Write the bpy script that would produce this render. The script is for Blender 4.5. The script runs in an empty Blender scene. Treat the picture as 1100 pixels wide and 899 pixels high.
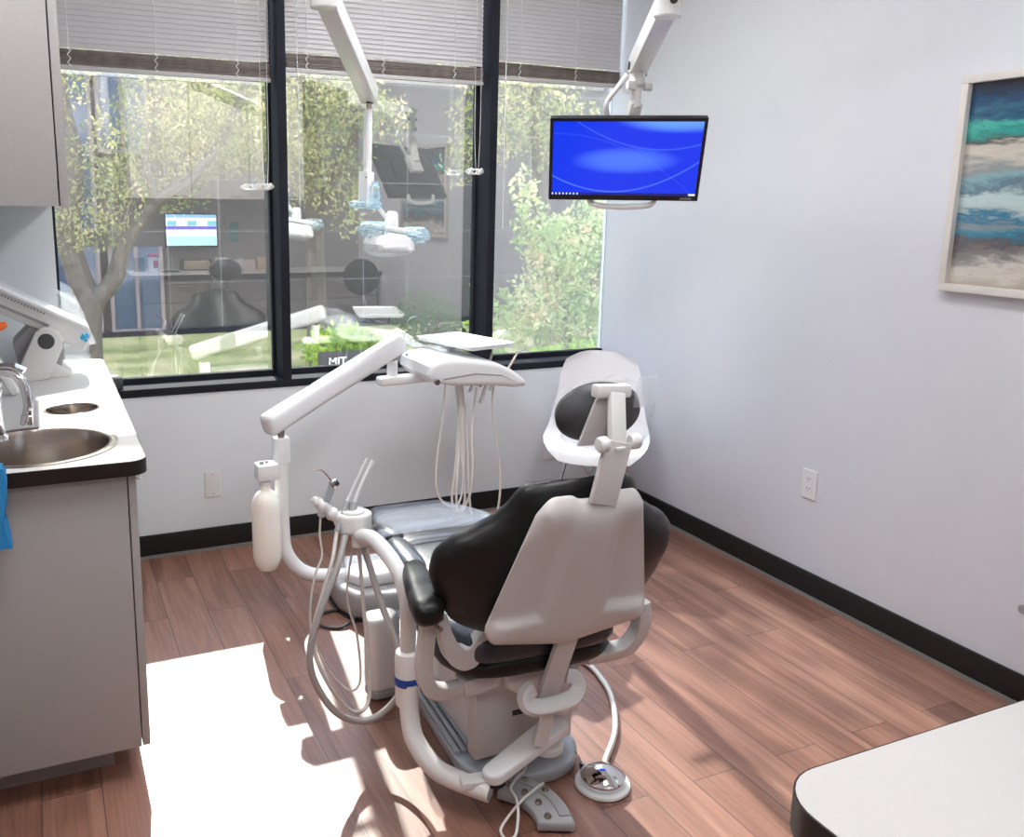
import bpy, bmesh, math, random
from mathutils import Vector, Matrix
from math import sin, cos, pi, radians
C = bpy.context.scene.collection
random.seed(4)

# ------------------------------------------------------------------ materials
MATS = {}
def mat(name, col, rough=.5, metal=0., var=.04, scale=8., bump=0., bscale=60., spec=.5, coat=0., trans=0., alpha=1., emit=None, estr=0., ior=1.45, sub=0.):
    if name in MATS: return MATS[name]
    m = bpy.data.materials.new(name); m.use_nodes = True
    nt = m.node_tree; n = nt.nodes; b = n['Principled BSDF']
    b.inputs['Roughness'].default_value = rough; b.inputs['Metallic'].default_value = metal
    b.inputs['Specular IOR Level'].default_value = spec; b.inputs['Coat Weight'].default_value = coat
    b.inputs['Transmission Weight'].default_value = trans; b.inputs['Alpha'].default_value = alpha
    b.inputs['IOR'].default_value = ior
    b.inputs['Subsurface Weight'].default_value = sub
    tc = n.new('ShaderNodeTexCoord')
    nz = n.new('ShaderNodeTexNoise'); nz.inputs['Scale'].default_value = scale; nz.inputs['Detail'].default_value = 3
    nt.links.new(tc.outputs['Object'], nz.inputs['Vector'])
    r = n.new('ShaderNodeValToRGB')
    r.color_ramp.elements[0].position = .3; r.color_ramp.elements[1].position = .7
    r.color_ramp.elements[0].color = (*[max(0, c*(1-var)) for c in col], 1)
    r.color_ramp.elements[1].color = (*[min(1, c*(1+var)) for c in col], 1)
    nt.links.new(nz.outputs['Fac'], r.inputs['Fac']); nt.links.new(r.outputs['Color'], b.inputs['Base Color'])
    if bump:
        n2 = n.new('ShaderNodeTexNoise'); n2.inputs['Scale'].default_value = bscale; n2.inputs['Detail'].default_value = 4
        nt.links.new(tc.outputs['Object'], n2.inputs['Vector'])
        bp = n.new('ShaderNodeBump'); bp.inputs['Strength'].default_value = bump; bp.inputs['Distance'].default_value = .002
        nt.links.new(n2.outputs['Fac'], bp.inputs['Height']); nt.links.new(bp.outputs['Normal'], b.inputs['Normal'])
    if emit:
        b.inputs['Emission Color'].default_value = (*emit, 1); b.inputs['Emission Strength'].default_value = estr
    MATS[name] = m
    return m
def mix_nodes(m): return m.node_tree, m.node_tree.nodes, m.node_tree.links

M_wallR = mat('paint_pale_blue_grey', (.70,.71,.755), .55, bump=.15, bscale=220, var=.01)
M_wallB = mat('paint_window_wall', (.74,.77,.80), .6, bump=.15, bscale=220, var=.01)
M_wallD = mat('paint_taupe', (.40,.38,.375), .6, bump=.15, bscale=220, var=.02)
M_ceil = mat('ceiling_white', (.8,.8,.8), .8, var=.02)
M_base = mat('black_vinyl', (.009,.0085,.0085), .5, var=.1)
M_baseg = mat('grey_caulk', (.22,.22,.21), .6)
M_lam = mat('grey_laminate', (.37,.355,.35), .42, var=.03, scale=200)
M_lamdark = mat('shadow_gap', (.05,.05,.05), .7)
M_top = mat('white_laminate', (.66,.64,.62), .28, var=.02, scale=300)
M_edge = mat('dark_brown_edge', (.015,.010,.009), .4, var=.15)
M_frame = mat('black_window_frame', (.020,.021,.028), .7, var=.1, spec=.10)
M_white = mat('white_enamel', (.82,.825,.83), .25, var=.01, coat=.3)
M_white2 = mat('warm_white_plastic', (.74,.73,.72), .35, var=.01)
M_grey = mat('chair_grey_enamel', (.64,.61,.60), .38, var=.03, scale=400)
M_greyd = mat('grey_plastic', (.33,.33,.34), .4, var=.05)
M_blueg = mat('blue_grey_metal', (.44,.48,.52), .28, metal=.3, var=.04)
M_chrome = mat('chrome', (.82,.82,.84), .06, metal=1., var=.01)
M_steel = mat('brushed_steel', (.46,.40,.355), .24, metal=1., var=.08, scale=5)
M_black = mat('black_leather', (.006,.0055,.006), .36, bump=.25, bscale=400, var=.1, spec=.5)
M_cush = mat('black_leather_glare', (.035,.04,.05), .27, bump=.2, bscale=400, var=.1, spec=.7)  # black upholstery with window glare put into the colour as blue grey
M_blackp = mat('black_plastic', (.012,.012,.014), .3, var=.1)
M_dark = mat('dark_grey_plastic', (.06,.06,.065), .45)
M_hose = mat('beige_grey_hose', (.58,.545,.52), .4, var=.03)
M_hosed = mat('grey_hose', (.36,.34,.33), .4, var=.03)
M_hosew = mat('white_hose', (.80,.78,.75), .35, var=.02)
M_blue = mat('blue_tape', (.01,.06,.32), .4)
M_red = mat('red_plastic', (.55,.02,.03), .35)
M_orange = mat('orange_plastic', (.85,.16,.02), .35)
M_cyan = mat('cyan_plastic', (.05,.45,.75), .3)
M_bluecl = mat('blue_cloth', (.02,.22,.50), .7)
M_paper = mat('paper', (.75,.73,.70), .7)
M_teal = mat('teal_paper', (.12,.33,.33), .7)
M_bottle = mat('milky_plastic', (.93,.93,.86), .25, var=.01, sub=.3)
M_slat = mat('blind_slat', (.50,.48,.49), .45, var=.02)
M_slatb = mat('blind_slat_backlit_stack', (.30,.25,.23), .5, var=.2, scale=30)  # white slats again, backlit shade put into the colour as brown
M_cord = mat('cord_white', (.80,.80,.78), .5)
M_shell = mat('shell_white', (.84,.83,.84), .3, var=.005)
M_frameart = mat('picture_frame_white', (.70,.66,.62), .4, var=.04)
M_clearfilm = mat('clear_film', (.85,.9,.95), .12, var=.02, alpha=.28)
M_bluefilm = mat('blue_film', (.50,.74,.86), .15, var=.1, scale=40, alpha=.34)
M_hfilm = mat('thin_clear_film', (.85,.86,.9), .07, var=.02, alpha=.06)
M_sheet = mat('plastic_chair_sleeve', (.42,.47,.56), .12, var=.05, alpha=.38)
M_lens = mat('lamp_lens', (.85,.85,.86), .15, alpha=.8)
M_bark = mat('bark', (.10,.085,.07), .9, bump=1., bscale=25, var=.35, scale=12)
M_soil = mat('mulch', (.06,.04,.03), .95, var=.4, scale=30)
M_panel = mat('ceiling_light_diffuser', (.9,.9,.9), .5, emit=(.98,.985,1), estr=18.)

def m_wood():
    m = bpy.data.materials.new('plank_floor'); m.use_nodes = True; nt, n, L = mix_nodes(m); b = n['Principled BSDF']
    tc = n.new('ShaderNodeTexCoord')
    mp = n.new('ShaderNodeMapping'); mp.inputs['Rotation'].default_value = (0,0,pi/2); mp.inputs['Location'].default_value = (.31,.03,0)
    L.new(tc.outputs['Object'], mp.inputs['Vector'])
    br = n.new('ShaderNodeTexBrick'); br.offset = .37; br.offset_frequency = 2
    for k, v in (('Scale',1.),('Mortar Size',.0012),('Mortar Smooth',.1),('Bias',0.),('Brick Width',.92),('Row Height',.143)): br.inputs[k].default_value = v
    br.inputs['Color1'].default_value = (0,0,0,1); br.inputs['Color2'].default_value = (1,1,1,1); br.inputs['Mortar'].default_value = (.5,.5,.5,1)
    L.new(mp.outputs['Vector'], br.inputs['Vector'])
    # per plank offset of the grain
    add = n.new('ShaderNodeVectorMath'); add.operation = 'MULTIPLY_ADD'
    L.new(br.outputs['Color'], add.inputs[0]); add.inputs[1].default_value = (3.1,7.3,1.7); L.new(tc.outputs['Object'], add.inputs[2])
    m2 = n.new('ShaderNodeMapping'); m2.inputs['Scale'].default_value = (16,1.1,1)
    L.new(add.outputs['Vector'], m2.inputs['Vector'])
    g = n.new('ShaderNodeTexNoise'); g.inputs['Scale'].default_value = 1.; g.inputs['Detail'].default_value = 6; g.inputs['Distortion'].default_value = .6; g.inputs['Roughness'].default_value = .55
    L.new(m2.outputs['Vector'], g.inputs['Vector'])
    m3 = n.new('ShaderNodeMapping'); m3.inputs['Scale'].default_value = (110,5,1); L.new(add.outputs['Vector'], m3.inputs['Vector'])
    f = n.new('ShaderNodeTexNoise'); f.inputs['Detail'].default_value = 4; f.inputs['Scale'].default_value = 1.; L.new(m3.outputs['Vector'], f.inputs['Vector'])
    cr = n.new('ShaderNodeValToRGB'); e = cr.color_ramp.elements
    e[0].position = .22; e[0].color = (.12,.046,.027,1); e[1].position = .78; e[1].color = (.46,.26,.19,1)
    x = e.new(.5); x.color = (.285,.140,.098,1)
    a1 = n.new('ShaderNodeMath'); a1.operation = 'MULTIPLY_ADD'; a1.inputs[1].default_value = .30; L.new(f.outputs['Fac'], a1.inputs[0])
    a2 = n.new('ShaderNodeMath'); a2.operation = 'MULTIPLY_ADD'; a2.inputs[1].default_value = .75; a2.inputs[2].default_value = -.09; L.new(g.outputs['Fac'], a2.inputs[0])
    L.new(a2.outputs[0], a1.inputs[2])
    sx = n.new('ShaderNodeSeparateColor'); L.new(br.outputs['Color'], sx.inputs[0])
    a3 = n.new('ShaderNodeMath'); a3.operation = 'MULTIPLY_ADD'; a3.inputs[1].default_value = .16; L.new(sx.outputs[0], a3.inputs[0]); L.new(a1.outputs[0], a3.inputs[2])
    a4 = n.new('ShaderNodeMath'); a4.operation = 'SUBTRACT'; a4.inputs[1].default_value = .06; L.new(a3.outputs[0], a4.inputs[0])
    L.new(a4.outputs[0], cr.inputs['Fac'])
    mx = n.new('ShaderNodeMix'); mx.data_type = 'RGBA'; L.new(br.outputs['Fac'], mx.inputs['Factor']); L.new(cr.outputs['Color'], mx.inputs['A']); mx.inputs['B'].default_value = (.05,.025,.018,1)
    L.new(mx.outputs['Result'], b.inputs['Base Color'])
    b.inputs['Roughness'].default_value = .40; b.inputs['Specular IOR Level'].default_value = .68
    bp = n.new('ShaderNodeBump'); bp.inputs['Strength'].default_value = .22; bp.inputs['Distance'].default_value = .001
    ad = n.new('ShaderNodeMath'); ad.operation = 'SUBTRACT'; L.new(f.outputs['Fac'], ad.inputs[0]); L.new(br.outputs['Fac'], ad.inputs[1])
    L.new(ad.outputs[0], bp.inputs['Height']); L.new(bp.outputs['Normal'], b.inputs['Normal'])
    return m
M_floor = m_wood()

def m_glass():
    m = bpy.data.materials.new('tinted_window_glass'); m.use_nodes = True; nt, n, L = mix_nodes(m)
    n.remove(n['Principled BSDF']); out = n['Material Output']
    t = n.new('ShaderNodeBsdfTransparent'); t.inputs['Color'].default_value = (.80,.805,.79,1)
    g = n.new('ShaderNodeBsdfGlossy'); g.inputs['Roughness'].default_value = 0.; g.inputs['Color'].default_value = (.97,.96,.95,1)
    lw = n.new('ShaderNodeLayerWeight'); lw.inputs['Blend'].default_value = .5
    p = n.new('ShaderNodeMath'); p.operation = 'POWER'; p.inputs[1].default_value = 3.; L.new(lw.outputs['Facing'], p.inputs[0])
    q = n.new('ShaderNodeMath'); q.operation = 'MULTIPLY_ADD'; q.inputs[1].default_value = .5; q.inputs[2].default_value = .33; L.new(p.outputs[0], q.inputs[0])
    s = n.new('ShaderNodeMixShader'); L.new(q.outputs[0], s.inputs[0]); L.new(t.outputs[0], s.inputs[1]); L.new(g.outputs[0], s.inputs[2])
    L.new(s.outputs[0], out.inputs['Surface'])
    return m
M_glass = m_glass()

def m_leaf(name, c1, c2, c3, tr=.62):
    m = bpy.data.materials.new(name); m.use_nodes = True; nt, n, L = mix_nodes(m)
    n.remove(n['Principled BSDF']); out = n['Material Output']
    tc = n.new('ShaderNodeTexCoord'); nz = n.new('ShaderNodeTexNoise'); nz.inputs['Scale'].default_value = 3.2; nz.inputs['Detail'].default_value = 6; nz.inputs['Roughness'].default_value = .75
    L.new(tc.outputs['Object'], nz.inputs['Vector'])
    r = n.new('ShaderNodeValToRGB'); e = r.color_ramp.elements; e[0].position = .38; e[0].color = (*c1,1); e[1].position = .66; e[1].color = (*c3,1); x = e.new(.52); x.color = (*c2,1)
    L.new(nz.outputs['Fac'], r.inputs['Fac'])
    d = n.new('ShaderNodeBsdfDiffuse'); t = n.new('ShaderNodeBsdfTranslucent'); L.new(r.outputs[0], d.inputs[0]); L.new(r.outputs[0], t.inputs[0])
    s = n.new('ShaderNodeMixShader'); s.inputs[0].default_value = tr; L.new(d.outputs[0], s.inputs[1]); L.new(t.outputs[0], s.inputs[2]); L.new(s.outputs[0], out.inputs['Surface'])
    return m
M_leafA = m_leaf('leaf_yellow_green', (.13,.17,.07), (.45,.46,.22), (.85,.66,.42))
M_leafB = m_leaf('leaf_maple', (.26,.36,.15), (.52,.60,.30), (.85,.55,.40))
M_leafC = m_leaf('leaf_hedge', (.14,.28,.04), (.42,.60,.09), (.80,.82,.18))
M_leafD = m_leaf('leaf_dark_bush', (.03,.09,.03), (.07,.17,.06), (.14,.26,.10))

def m_ramp(name, coord_scale, stops, rough=.9, noise_scale=4., detail=6, stretch=None):
    m = bpy.data.materials.new(name); m.use_nodes = True; nt, n, L = mix_nodes(m); b = n['Principled BSDF']
    tc = n.new('ShaderNodeTexCoord'); mp = n.new('ShaderNodeMapping'); mp.inputs['Scale'].default_value = coord_scale
    L.new(tc.outputs['Object'], mp.inputs['Vector'])
    nz = n.new('ShaderNodeTexNoise'); nz.inputs['Scale'].default_value = noise_scale; nz.inputs['Detail'].default_value = detail
    L.new(mp.outputs[0], nz.inputs['Vector'])
    r = n.new('ShaderNodeValToRGB'); e = r.color_ramp.elements
    e[0].position, e[0].color = stops[0][0], (*stops[0][1],1); e[1].position, e[1].color = stops[-1][0], (*stops[-1][1],1)
    for p, c in stops[1:-1]: x = e.new(p); x.color = (*c,1)
    L.new(nz.outputs['Fac'], r.inputs['Fac']); L.new(r.outputs[0], b.inputs['Base Color']); b.inputs['Roughness'].default_value = rough
    return m
M_grass = m_ramp('lawn', (1,1,1), [(.32,(.16,.17,.05)),(.5,(.32,.31,.11)),(.68,(.52,.40,.22))], noise_scale=1.6, detail=9)

def m_tiles():
    m = bpy.data.materials.new('grey_stone_cladding'); m.use_nodes = True; nt, n, L = mix_nodes(m); b = n['Principled BSDF']
    tc = n.new('ShaderNodeTexCoord'); mp = n.new('ShaderNodeMapping'); mp.inputs['Rotation'].default_value = (pi/2,0,0); mp.inputs['Location'].default_value = (.32,.0,.0)
    L.new(tc.outputs['Object'], mp.inputs['Vector'])
    br = n.new('ShaderNodeTexBrick'); br.offset = 0
    for k, v in (('Scale',1.),('Mortar Size',.007),('Mortar Smooth',0.),('Brick Width',.70),('Row Height',.70)): br.inputs[k].default_value = v
    br.inputs['Color1'].default_value = (.046,.039,.036,1); br.inputs['Color2'].default_value = (.054,.045,.041,1); br.inputs['Mortar'].default_value = (.18,.17,.165,1)
    L.new(mp.outputs[0], br.inputs['Vector']); L.new(br.outputs['Color'], b.inputs['Base Color']); b.inputs['Roughness'].default_value = .6
    return m
M_tiles = m_tiles()

def m_screen(name, kind, x0, x1, z0, z1, strength):
    """emissive screen picture laid out in the panel's own metres (object x,z)"""
    m = bpy.data.materials.new(name); m.use_nodes = True; nt, n, L = mix_nodes(m); b = n['Principled BSDF']
    b.inputs['Base Color'].default_value = (.01,.01,.012,1); b.inputs['Roughness'].default_value = .2
    tc = n.new('ShaderNodeTexCoord'); sp = n.new('ShaderNodeSeparateXYZ'); L.new(tc.outputs['Object'], sp.inputs[0])
    def mr(sock, a, bb, c=0., d=1., smooth=True):
        k = n.new('ShaderNodeMapRange'); k.inputs['From Min'].default_value = a; k.inputs['From Max'].default_value = bb
        k.inputs['To Min'].default_value = c; k.inputs['To Max'].default_value = d
        if smooth: k.interpolation_type = 'SMOOTHSTEP'
        L.new(sock, k.inputs['Value']); return k.outputs['Result']
    def mth(op, a, bb=None, c=None):
        k = n.new('ShaderNodeMath'); k.operation = op
        for i, v in enumerate((a, bb, c)):
            if v is None: continue
            if isinstance(v, (int, float)): k.inputs[i].default_value = v
            else: L.new(v, k.inputs[i])
        return k.outputs[0]
    U = mr(sp.outputs['X'], x0, x1, smooth=False); V = mr(sp.outputs['Z'], z0, z1, smooth=False)
    def mixc(f, A, B):
        k = n.new('ShaderNodeMix'); k.data_type = 'RGBA'; L.new(f, k.inputs['Factor'])
        for s, v in (('A',A),('B',B)):
            if isinstance(v, tuple): k.inputs[s].default_value = (*v,1)
            else: L.new(v, k.inputs[s])
        return k.outputs['Result']
    if kind == 'wall':
        base = (.0,.030,.72)
        # soft blob in the middle, glow at the top right, three swooping arcs
        du = mth('MULTIPLY', mth('SUBTRACT', U, .50), 2.6); dv = mth('MULTIPLY', mth('SUBTRACT', V, .48), 5.2)
        d = mth('ADD', mth('MULTIPLY', du, du), mth('MULTIPLY', dv, dv)); glow = mr(d, 0., 1.1, .55, 0.)
        du2 = mth('MULTIPLY', mth('SUBTRACT', U, .85), 1.5); dv2 = mth('MULTIPLY', mth('SUBTRACT', V, 1.05), 3.2)
        d2 = mth('ADD', mth('MULTIPLY', du2, du2), mth('MULTIPLY', dv2, dv2)); glow2 = mr(d2, 0., .5, .8, 0.)
        col = mixc(glow, base, (.10,.26,1.)); col = mixc(glow2, col, (.16,.40,1.))
        def arc(a, bq, c0, w, fade):
            q = mth('SUBTRACT', U, a); y = mth('MULTIPLY_ADD', mth('MULTIPLY', q, q), bq, c0)
            dd = mth('ABSOLUTE', mth('SUBTRACT', V, y)); return mr(dd, 0., w, fade, 0.)
        col = mixc(arc(.42, 1.25, .05, .018, .42), col, (.14,.34,1.))
        col = mixc(arc(.74, 1.1, .63, .016, .25), col, (.14,.34,1.))
        col = mixc(arc(.02, -.9, .84, .014, .10), col, (.14,.34,1.))
        # small icons on the task bar
        ic = mth('MULTIPLY', mth('LESS_THAN', mth('FRACT', mth('MULTIPLY', U, 40.)), .4), mth('LESS_THAN', U, .2))
        ic = mth('MULTIPLY', ic, mth('MULTIPLY', mth('GREATER_THAN', V, .005), mth('LESS_THAN', V, .03)))
        ic2 = mth('MULTIPLY', mth('GREATER_THAN', U, .955), mth('LESS_THAN', V, .028))
        ic = mth('MAXIMUM', ic, ic2)
        bar = mth('LESS_THAN', V, .035); col = mixc(bar, col, (.004,.01,.20)); col = mixc(ic, col, (.7,.75,.9))
    else:
        base = (.35,.62,.70)
        col = mixc(mth('GREATER_THAN', V, .9), base, (.16,.35,.55))
        col = mixc(mth('MULTIPLY', mth('GREATER_THAN', V, .60), mth('LESS_THAN', V, .9)), col, (.62,.70,.78))
        chk = mth('MULTIPLY', mth('LESS_THAN', mth('FRACT', mth('MULTIPLY', U, 2.5)), .45), mth('MULTIPLY', mth('GREATER_THAN', V, .64), mth('LESS_THAN', V, .80)))
        col = mixc(chk, col, (.15,.42,.50))
        col = mixc(mth('MULTIPLY', mth('GREATER_THAN', V, .52), mth('LESS_THAN', V, .63)), col, (.10,.05,.50))
        col = mixc(mth('MULTIPLY', mth('GREATER_THAN', V, .30), mth('LESS_THAN', V, .52)), col, (.80,.84,.86))
        ln = mth('LESS_THAN', mth('FRACT', mth('MULTIPLY', U, 5.)), .03); col = mixc(mth('MULTIPLY', ln, mth('GREATER_THAN', V, .3)), col, (.2,.3,.4))
        ln2 = mth('LESS_THAN', mth('FRACT', mth('MULTIPLY', V, 18.)), .15); col = mixc(mth('MULTIPLY', ln2, .35), col, (.3,.45,.55))
    L.new(col, b.inputs['Emission Color']); b.inputs['Emission Strength'].default_value = strength
    return m

def m_art():
    m = bpy.data.materials.new('abstract_seascape'); m.use_nodes = True; nt, n, L = mix_nodes(m); b = n['Principled BSDF']
    tc = n.new('ShaderNodeTexCoord'); mp = n.new('ShaderNodeMapping'); mp.inputs['Scale'].default_value = (1,2.2,9)
    L.new(tc.outputs['Object'], mp.inputs['Vector'])
    nz = n.new('ShaderNodeTexNoise'); nz.inputs['Scale'].default_value = 1.6; nz.inputs['Detail'].default_value = 8; nz.inputs['Roughness'].default_value = .68; nz.inputs['Distortion'].default_value = .4
    L.new(mp.outputs[0], nz.inputs['Vector'])
    sp = n.new('ShaderNodeSeparateXYZ'); L.new(tc.outputs['Object'], sp.inputs[0])
    mr = n.new('ShaderNodeMapRange'); mr.inputs['From Min'].default_value = 0.; mr.inputs['From Max'].default_value = .62
    L.new(sp.outputs['Z'], mr.inputs['Value'])
    a = n.new('ShaderNodeMath'); a.operation = 'MULTIPLY_ADD'; a.inputs[1].default_value = .34; L.new(nz.outputs['Fac'], a.inputs[0]); L.new(mr.outputs[0], a.inputs[2])
    s = n.new('ShaderNodeMath'); s.operation = 'SUBTRACT'; s.inputs[1].default_value = .17; L.new(a.outputs[0], s.inputs[0])
    r = n.new('ShaderNodeValToRGB'); r.color_ramp.interpolation = 'LINEAR'
    st = [(0,(.50,.40,.31)),(.07,(.42,.35,.29)),(.13,(.62,.58,.52)),(.18,(.22,.21,.20)),(.24,(.10,.08,.09)),(.29,(.02,.20,.30)),(.33,(.22,.27,.29)),(.38,(.02,.16,.27)),(.42,(.40,.50,.50)),(.47,(.48,.60,.60)),(.52,(.10,.17,.22)),(.57,(.22,.38,.42)),(.62,(.25,.27,.26)),(.68,(.58,.53,.46)),(.72,(.50,.46,.40)),(.745,(.06,.07,.07)),(.78,(.02,.30,.26)),(.82,(.06,.42,.35)),(.86,(.02,.14,.20)),(.90,(.005,.055,.14)),(.95,(.01,.03,.07)),(1,(.02,.025,.04))]
    e = r.color_ramp.elements; e[0].position = st[0][0]; e[0].color = (*st[0][1],1); e[1].position = 1; e[1].color = (*st[-1][1],1)
    for p, c in st[1:-1]: x = e.new(p); x.color = (*c,1)
    L.new(s.outputs[0], r.inputs['Fac']); L.new(r.outputs[0], b.inputs['Base Color']); b.inputs['Roughness'].default_value = .25
    b.inputs['Coat Weight'].default_value = .3
    return m
M_art = m_art()

# ------------------------------------------------------------------ object helpers
XF = {}                                            # world matrix of every root / part
def tag(o, label=None, cat=None, group=None, kind=None):
    if label: o['label'] = label
    if cat: o['category'] = cat
    if group: o['group'] = group
    if kind: o['kind'] = kind
    return o
def thing(name, label, cat, loc=(0,0,0), rotz=0, group=None):
    o = bpy.data.objects.new(name, None); C.objects.link(o); o.location = loc; o.rotation_euler = (0,0,rotz); o.empty_display_size = .05
    XF[o] = Matrix.Translation(Vector(loc)) @ Matrix.Rotation(rotz, 4, 'Z')
    return tag(o, label, cat, group)
def obj(name, bm, m, parent=None, smooth=35, label=None, loc=None, local=False):
    """bm in world metres (or the parent's own metres with local=True)"""
    if not local and parent is not None: bm.transform(XF[parent].inverted())
    if parent is None:
        if loc is None:
            mn = [min(v.co[i] for v in bm.verts) for i in range(3)]; mx = [max(v.co[i] for v in bm.verts) for i in range(3)]
            loc = ((mn[0]+mx[0])/2, (mn[1]+mx[1])/2, mn[2])
        bm.transform(Matrix.Translation(-Vector(loc)))
    bmesh.ops.recalc_face_normals(bm, faces=bm.faces)
    for f in bm.faces: f.smooth = True
    ca = radians(smooth)
    for e in bm.edges:
        if len(e.link_faces) == 2 and e.calc_face_angle(0) > ca: e.smooth = False
    me = bpy.data.meshes.new(name); bm.to_mesh(me); bm.free()
    ms = m if isinstance(m, (list, tuple)) else [m]
    for q in ms: me.materials.append(q)
    o = bpy.data.objects.new(name, me); C.objects.link(o)
    if parent is not None: o.parent = parent; XF[o] = XF[parent]
    else: o.location = loc; XF[o] = Matrix.Translation(Vector(loc))
    if label: o['label'] = label
    return o
def struct(name, bm, m, parent=None, **k):
    o = obj(name, bm, m, parent, **k)
    if parent is None: o['kind'] = 'structure'
    return o
def join(*bms):
    r = bms[0]
    for b in bms[1:]:
        me = bpy.data.meshes.new('t'); b.to_mesh(me); b.free(); r.from_mesh(me); bpy.data.meshes.remove(me)
    return r
def box(x0, x1, y0, y1, z0, z1, bev=0., seg=2, b=None):
    t = bmesh.new(); bmesh.ops.create_cube(t, size=1)
    for v in t.verts: v.co = Vector(((x0+x1)/2+v.co.x*(x1-x0), (y0+y1)/2+v.co.y*(y1-y0), (z0+z1)/2+v.co.z*(z1-z0)))
    if bev: bmesh.ops.bevel(t, geom=t.edges[:], offset=bev, segments=seg, profile=.6, affect='EDGES')
    return t if b is None else join(b, t)
def bar(p, q, w, h, bev=0., up=(0,0,1), b=None, seg=2):
    """box from p to q, width w across, height h"""
    p, q = Vector(p), Vector(q); d = q-p; L = d.length; z = d.normalized(); u = Vector(up)
    x = u.cross(z)
    if x.length < 1e-4: x = Vector((1,0,0)).cross(z)
    x.normalize(); y = z.cross(x)
    t = box(-w/2, w/2, -h/2, h/2, 0, L, bev, seg); Mx = Matrix((x, y, z)).transposed().to_4x4(); Mx.translation = p
    t.transform(Mx)
    return t if b is None else join(b, t)
def spline(pts, n=8):
    P = [Vector(p) for p in pts]
    if len(P) < 3: return P
    P = [P[0]*2-P[1]] + P + [P[-1]*2-P[-2]]; out = []
    for i in range(1, len(P)-2):
        for k in range(n):
            t = k/n; a, b, c, d = P[i-1:i+3]
            out.append(.5*((2*b)+(-a+c)*t+(2*a-5*b+4*c-d)*t*t+(-a+3*b-3*c+d)*t**3))
    out.append(P[-2]); return out
def tube(pts, r, seg=10, n=8, flat=None, b=None, smooth=True, cap=True, ends=None):
    """round (or flat=(w,h) rectangular-ish) tube along a smooth path; ends=(r0,r1) tapers"""
    P = spline(pts, n) if smooth else [Vector(p) for p in pts]
    t = bmesh.new(); rings = []
    tan = [(P[min(i+1,len(P)-1)]-P[max(i-1,0)]).normalized() for i in range(len(P))]
    nrm = tan[0].orthogonal().normalized()
    if flat: 
        u = Vector(flat[2] if len(flat) > 2 else (0,0,1)); nrm = (u - tan[0]*u.dot(tan[0])).normalized()
    for i, p in enumerate(P):
        nrm = (nrm - tan[i]*nrm.dot(tan[i])).normalized(); bi = tan[i].cross(nrm)
        rr = r if ends is None else ends[0]+(ends[1]-ends[0])*i/(len(P)-1)
        ring = []
        for k in range(seg):
            a = 2*pi*k/seg + (pi/seg if flat else 0)
            if flat:
                ca, sa = cos(a), sin(a); e = .35
                v = nrm*(flat[1]/2*abs(ca)**e*(1 if ca > 0 else -1)) + bi*(flat[0]/2*abs(sa)**e*(1 if sa > 0 else -1))
            else: v = nrm*cos(a)*rr + bi*sin(a)*rr
            ring.append(t.verts.new(p+v))
        rings.append(ring)
    for a, c in zip(rings, rings[1:]):
        for k in range(seg): t.faces.new((a[k], a[(k+1)%seg], c[(k+1)%seg], c[k]))
    if cap: t.faces.new(rings[0][::-1]); t.faces.new(rings[-1])
    return t if b is None else join(b, t)
def lathe(prof, c=(0,0,0), seg=28, axis=None, b=None):
    t = bmesh.new(); rings = []
    for r, z in prof:
        if r < 1e-6: rings.append([t.verts.new((0,0,z))]); continue
        rings.append([t.verts.new((r*cos(2*pi*k/seg), r*sin(2*pi*k/seg), z)) for k in range(seg)])
    for a, d in zip(rings, rings[1:]):
        for k in range(seg):
            k2 = (k+1) % seg
            if len(a) == 1 and len(d) == 1: continue
            if len(a) == 1: t.faces.new((a[0], d[k], d[k2]))
            elif len(d) == 1: t.faces.new((a[k], a[k2], d[0]))
            else: t.faces.new((a[k], a[k2], d[k2], d[k]))
    if len(rings[0]) > 1: t.faces.new(rings[0][::-1])
    if len(rings[-1]) > 1: t.faces.new(rings[-1])
    Mx = Matrix.Identity(4)
    if axis is not None:
        Mx = Vector((0,0,1)).rotation_difference(Vector(axis).normalized()).to_matrix().to_4x4()
    Mx = Matrix.Translation(Vector(c)) @ Mx; t.transform(Mx)
    return t if b is None else join(b, t)
def cyl(p, q, r, seg=20, bev=.1, b=None):
    p, q = Vector(p), Vector(q); L = (q-p).length; k = r*bev
    return lathe([(0,0),(r-k,0),(r,k),(r,L-k),(r-k,L),(0,L)], p, seg, q-p, b)
def prism(outline, z0, z1, bev=0., holes=(), seg=2, Mx=None, b=None):
    """extruded 2D outline (with holes) between z0 and z1"""
    cu = bpy.data.curves.new('t', 'CURVE'); cu.dimensions = '2D'; cu.fill_mode = 'BOTH'; cu.extrude = (z1-z0)/2 - bev; cu.bevel_depth = bev; cu.bevel_resolution = seg; cu.offset = -bev
    for pts in [outline]+list(holes):
        s = cu.splines.new('POLY'); s.points.add(len(pts)-1); s.use_cyclic_u = True
        for i, p in enumerate(pts): s.points[i].co = (p[0], p[1], 0, 1)
    o = bpy.data.objects.new('t', cu); C.objects.link(o)
    dg = bpy.context.evaluated_depsgraph_get(); me = bpy.data.meshes.new_from_object(o.evaluated_get(dg))
    t = bmesh.new(); t.from_mesh(me); bpy.data.objects.remove(o); bpy.data.curves.remove(cu); bpy.data.meshes.remove(me)
    t.transform(Matrix.Translation((0,0,(z0+z1)/2)))
    bmesh.ops.remove_doubles(t, verts=t.verts[:], dist=1e-5)
    if Mx is not None: t.transform(Mx)
    return t if b is None else join(b, t)
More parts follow.
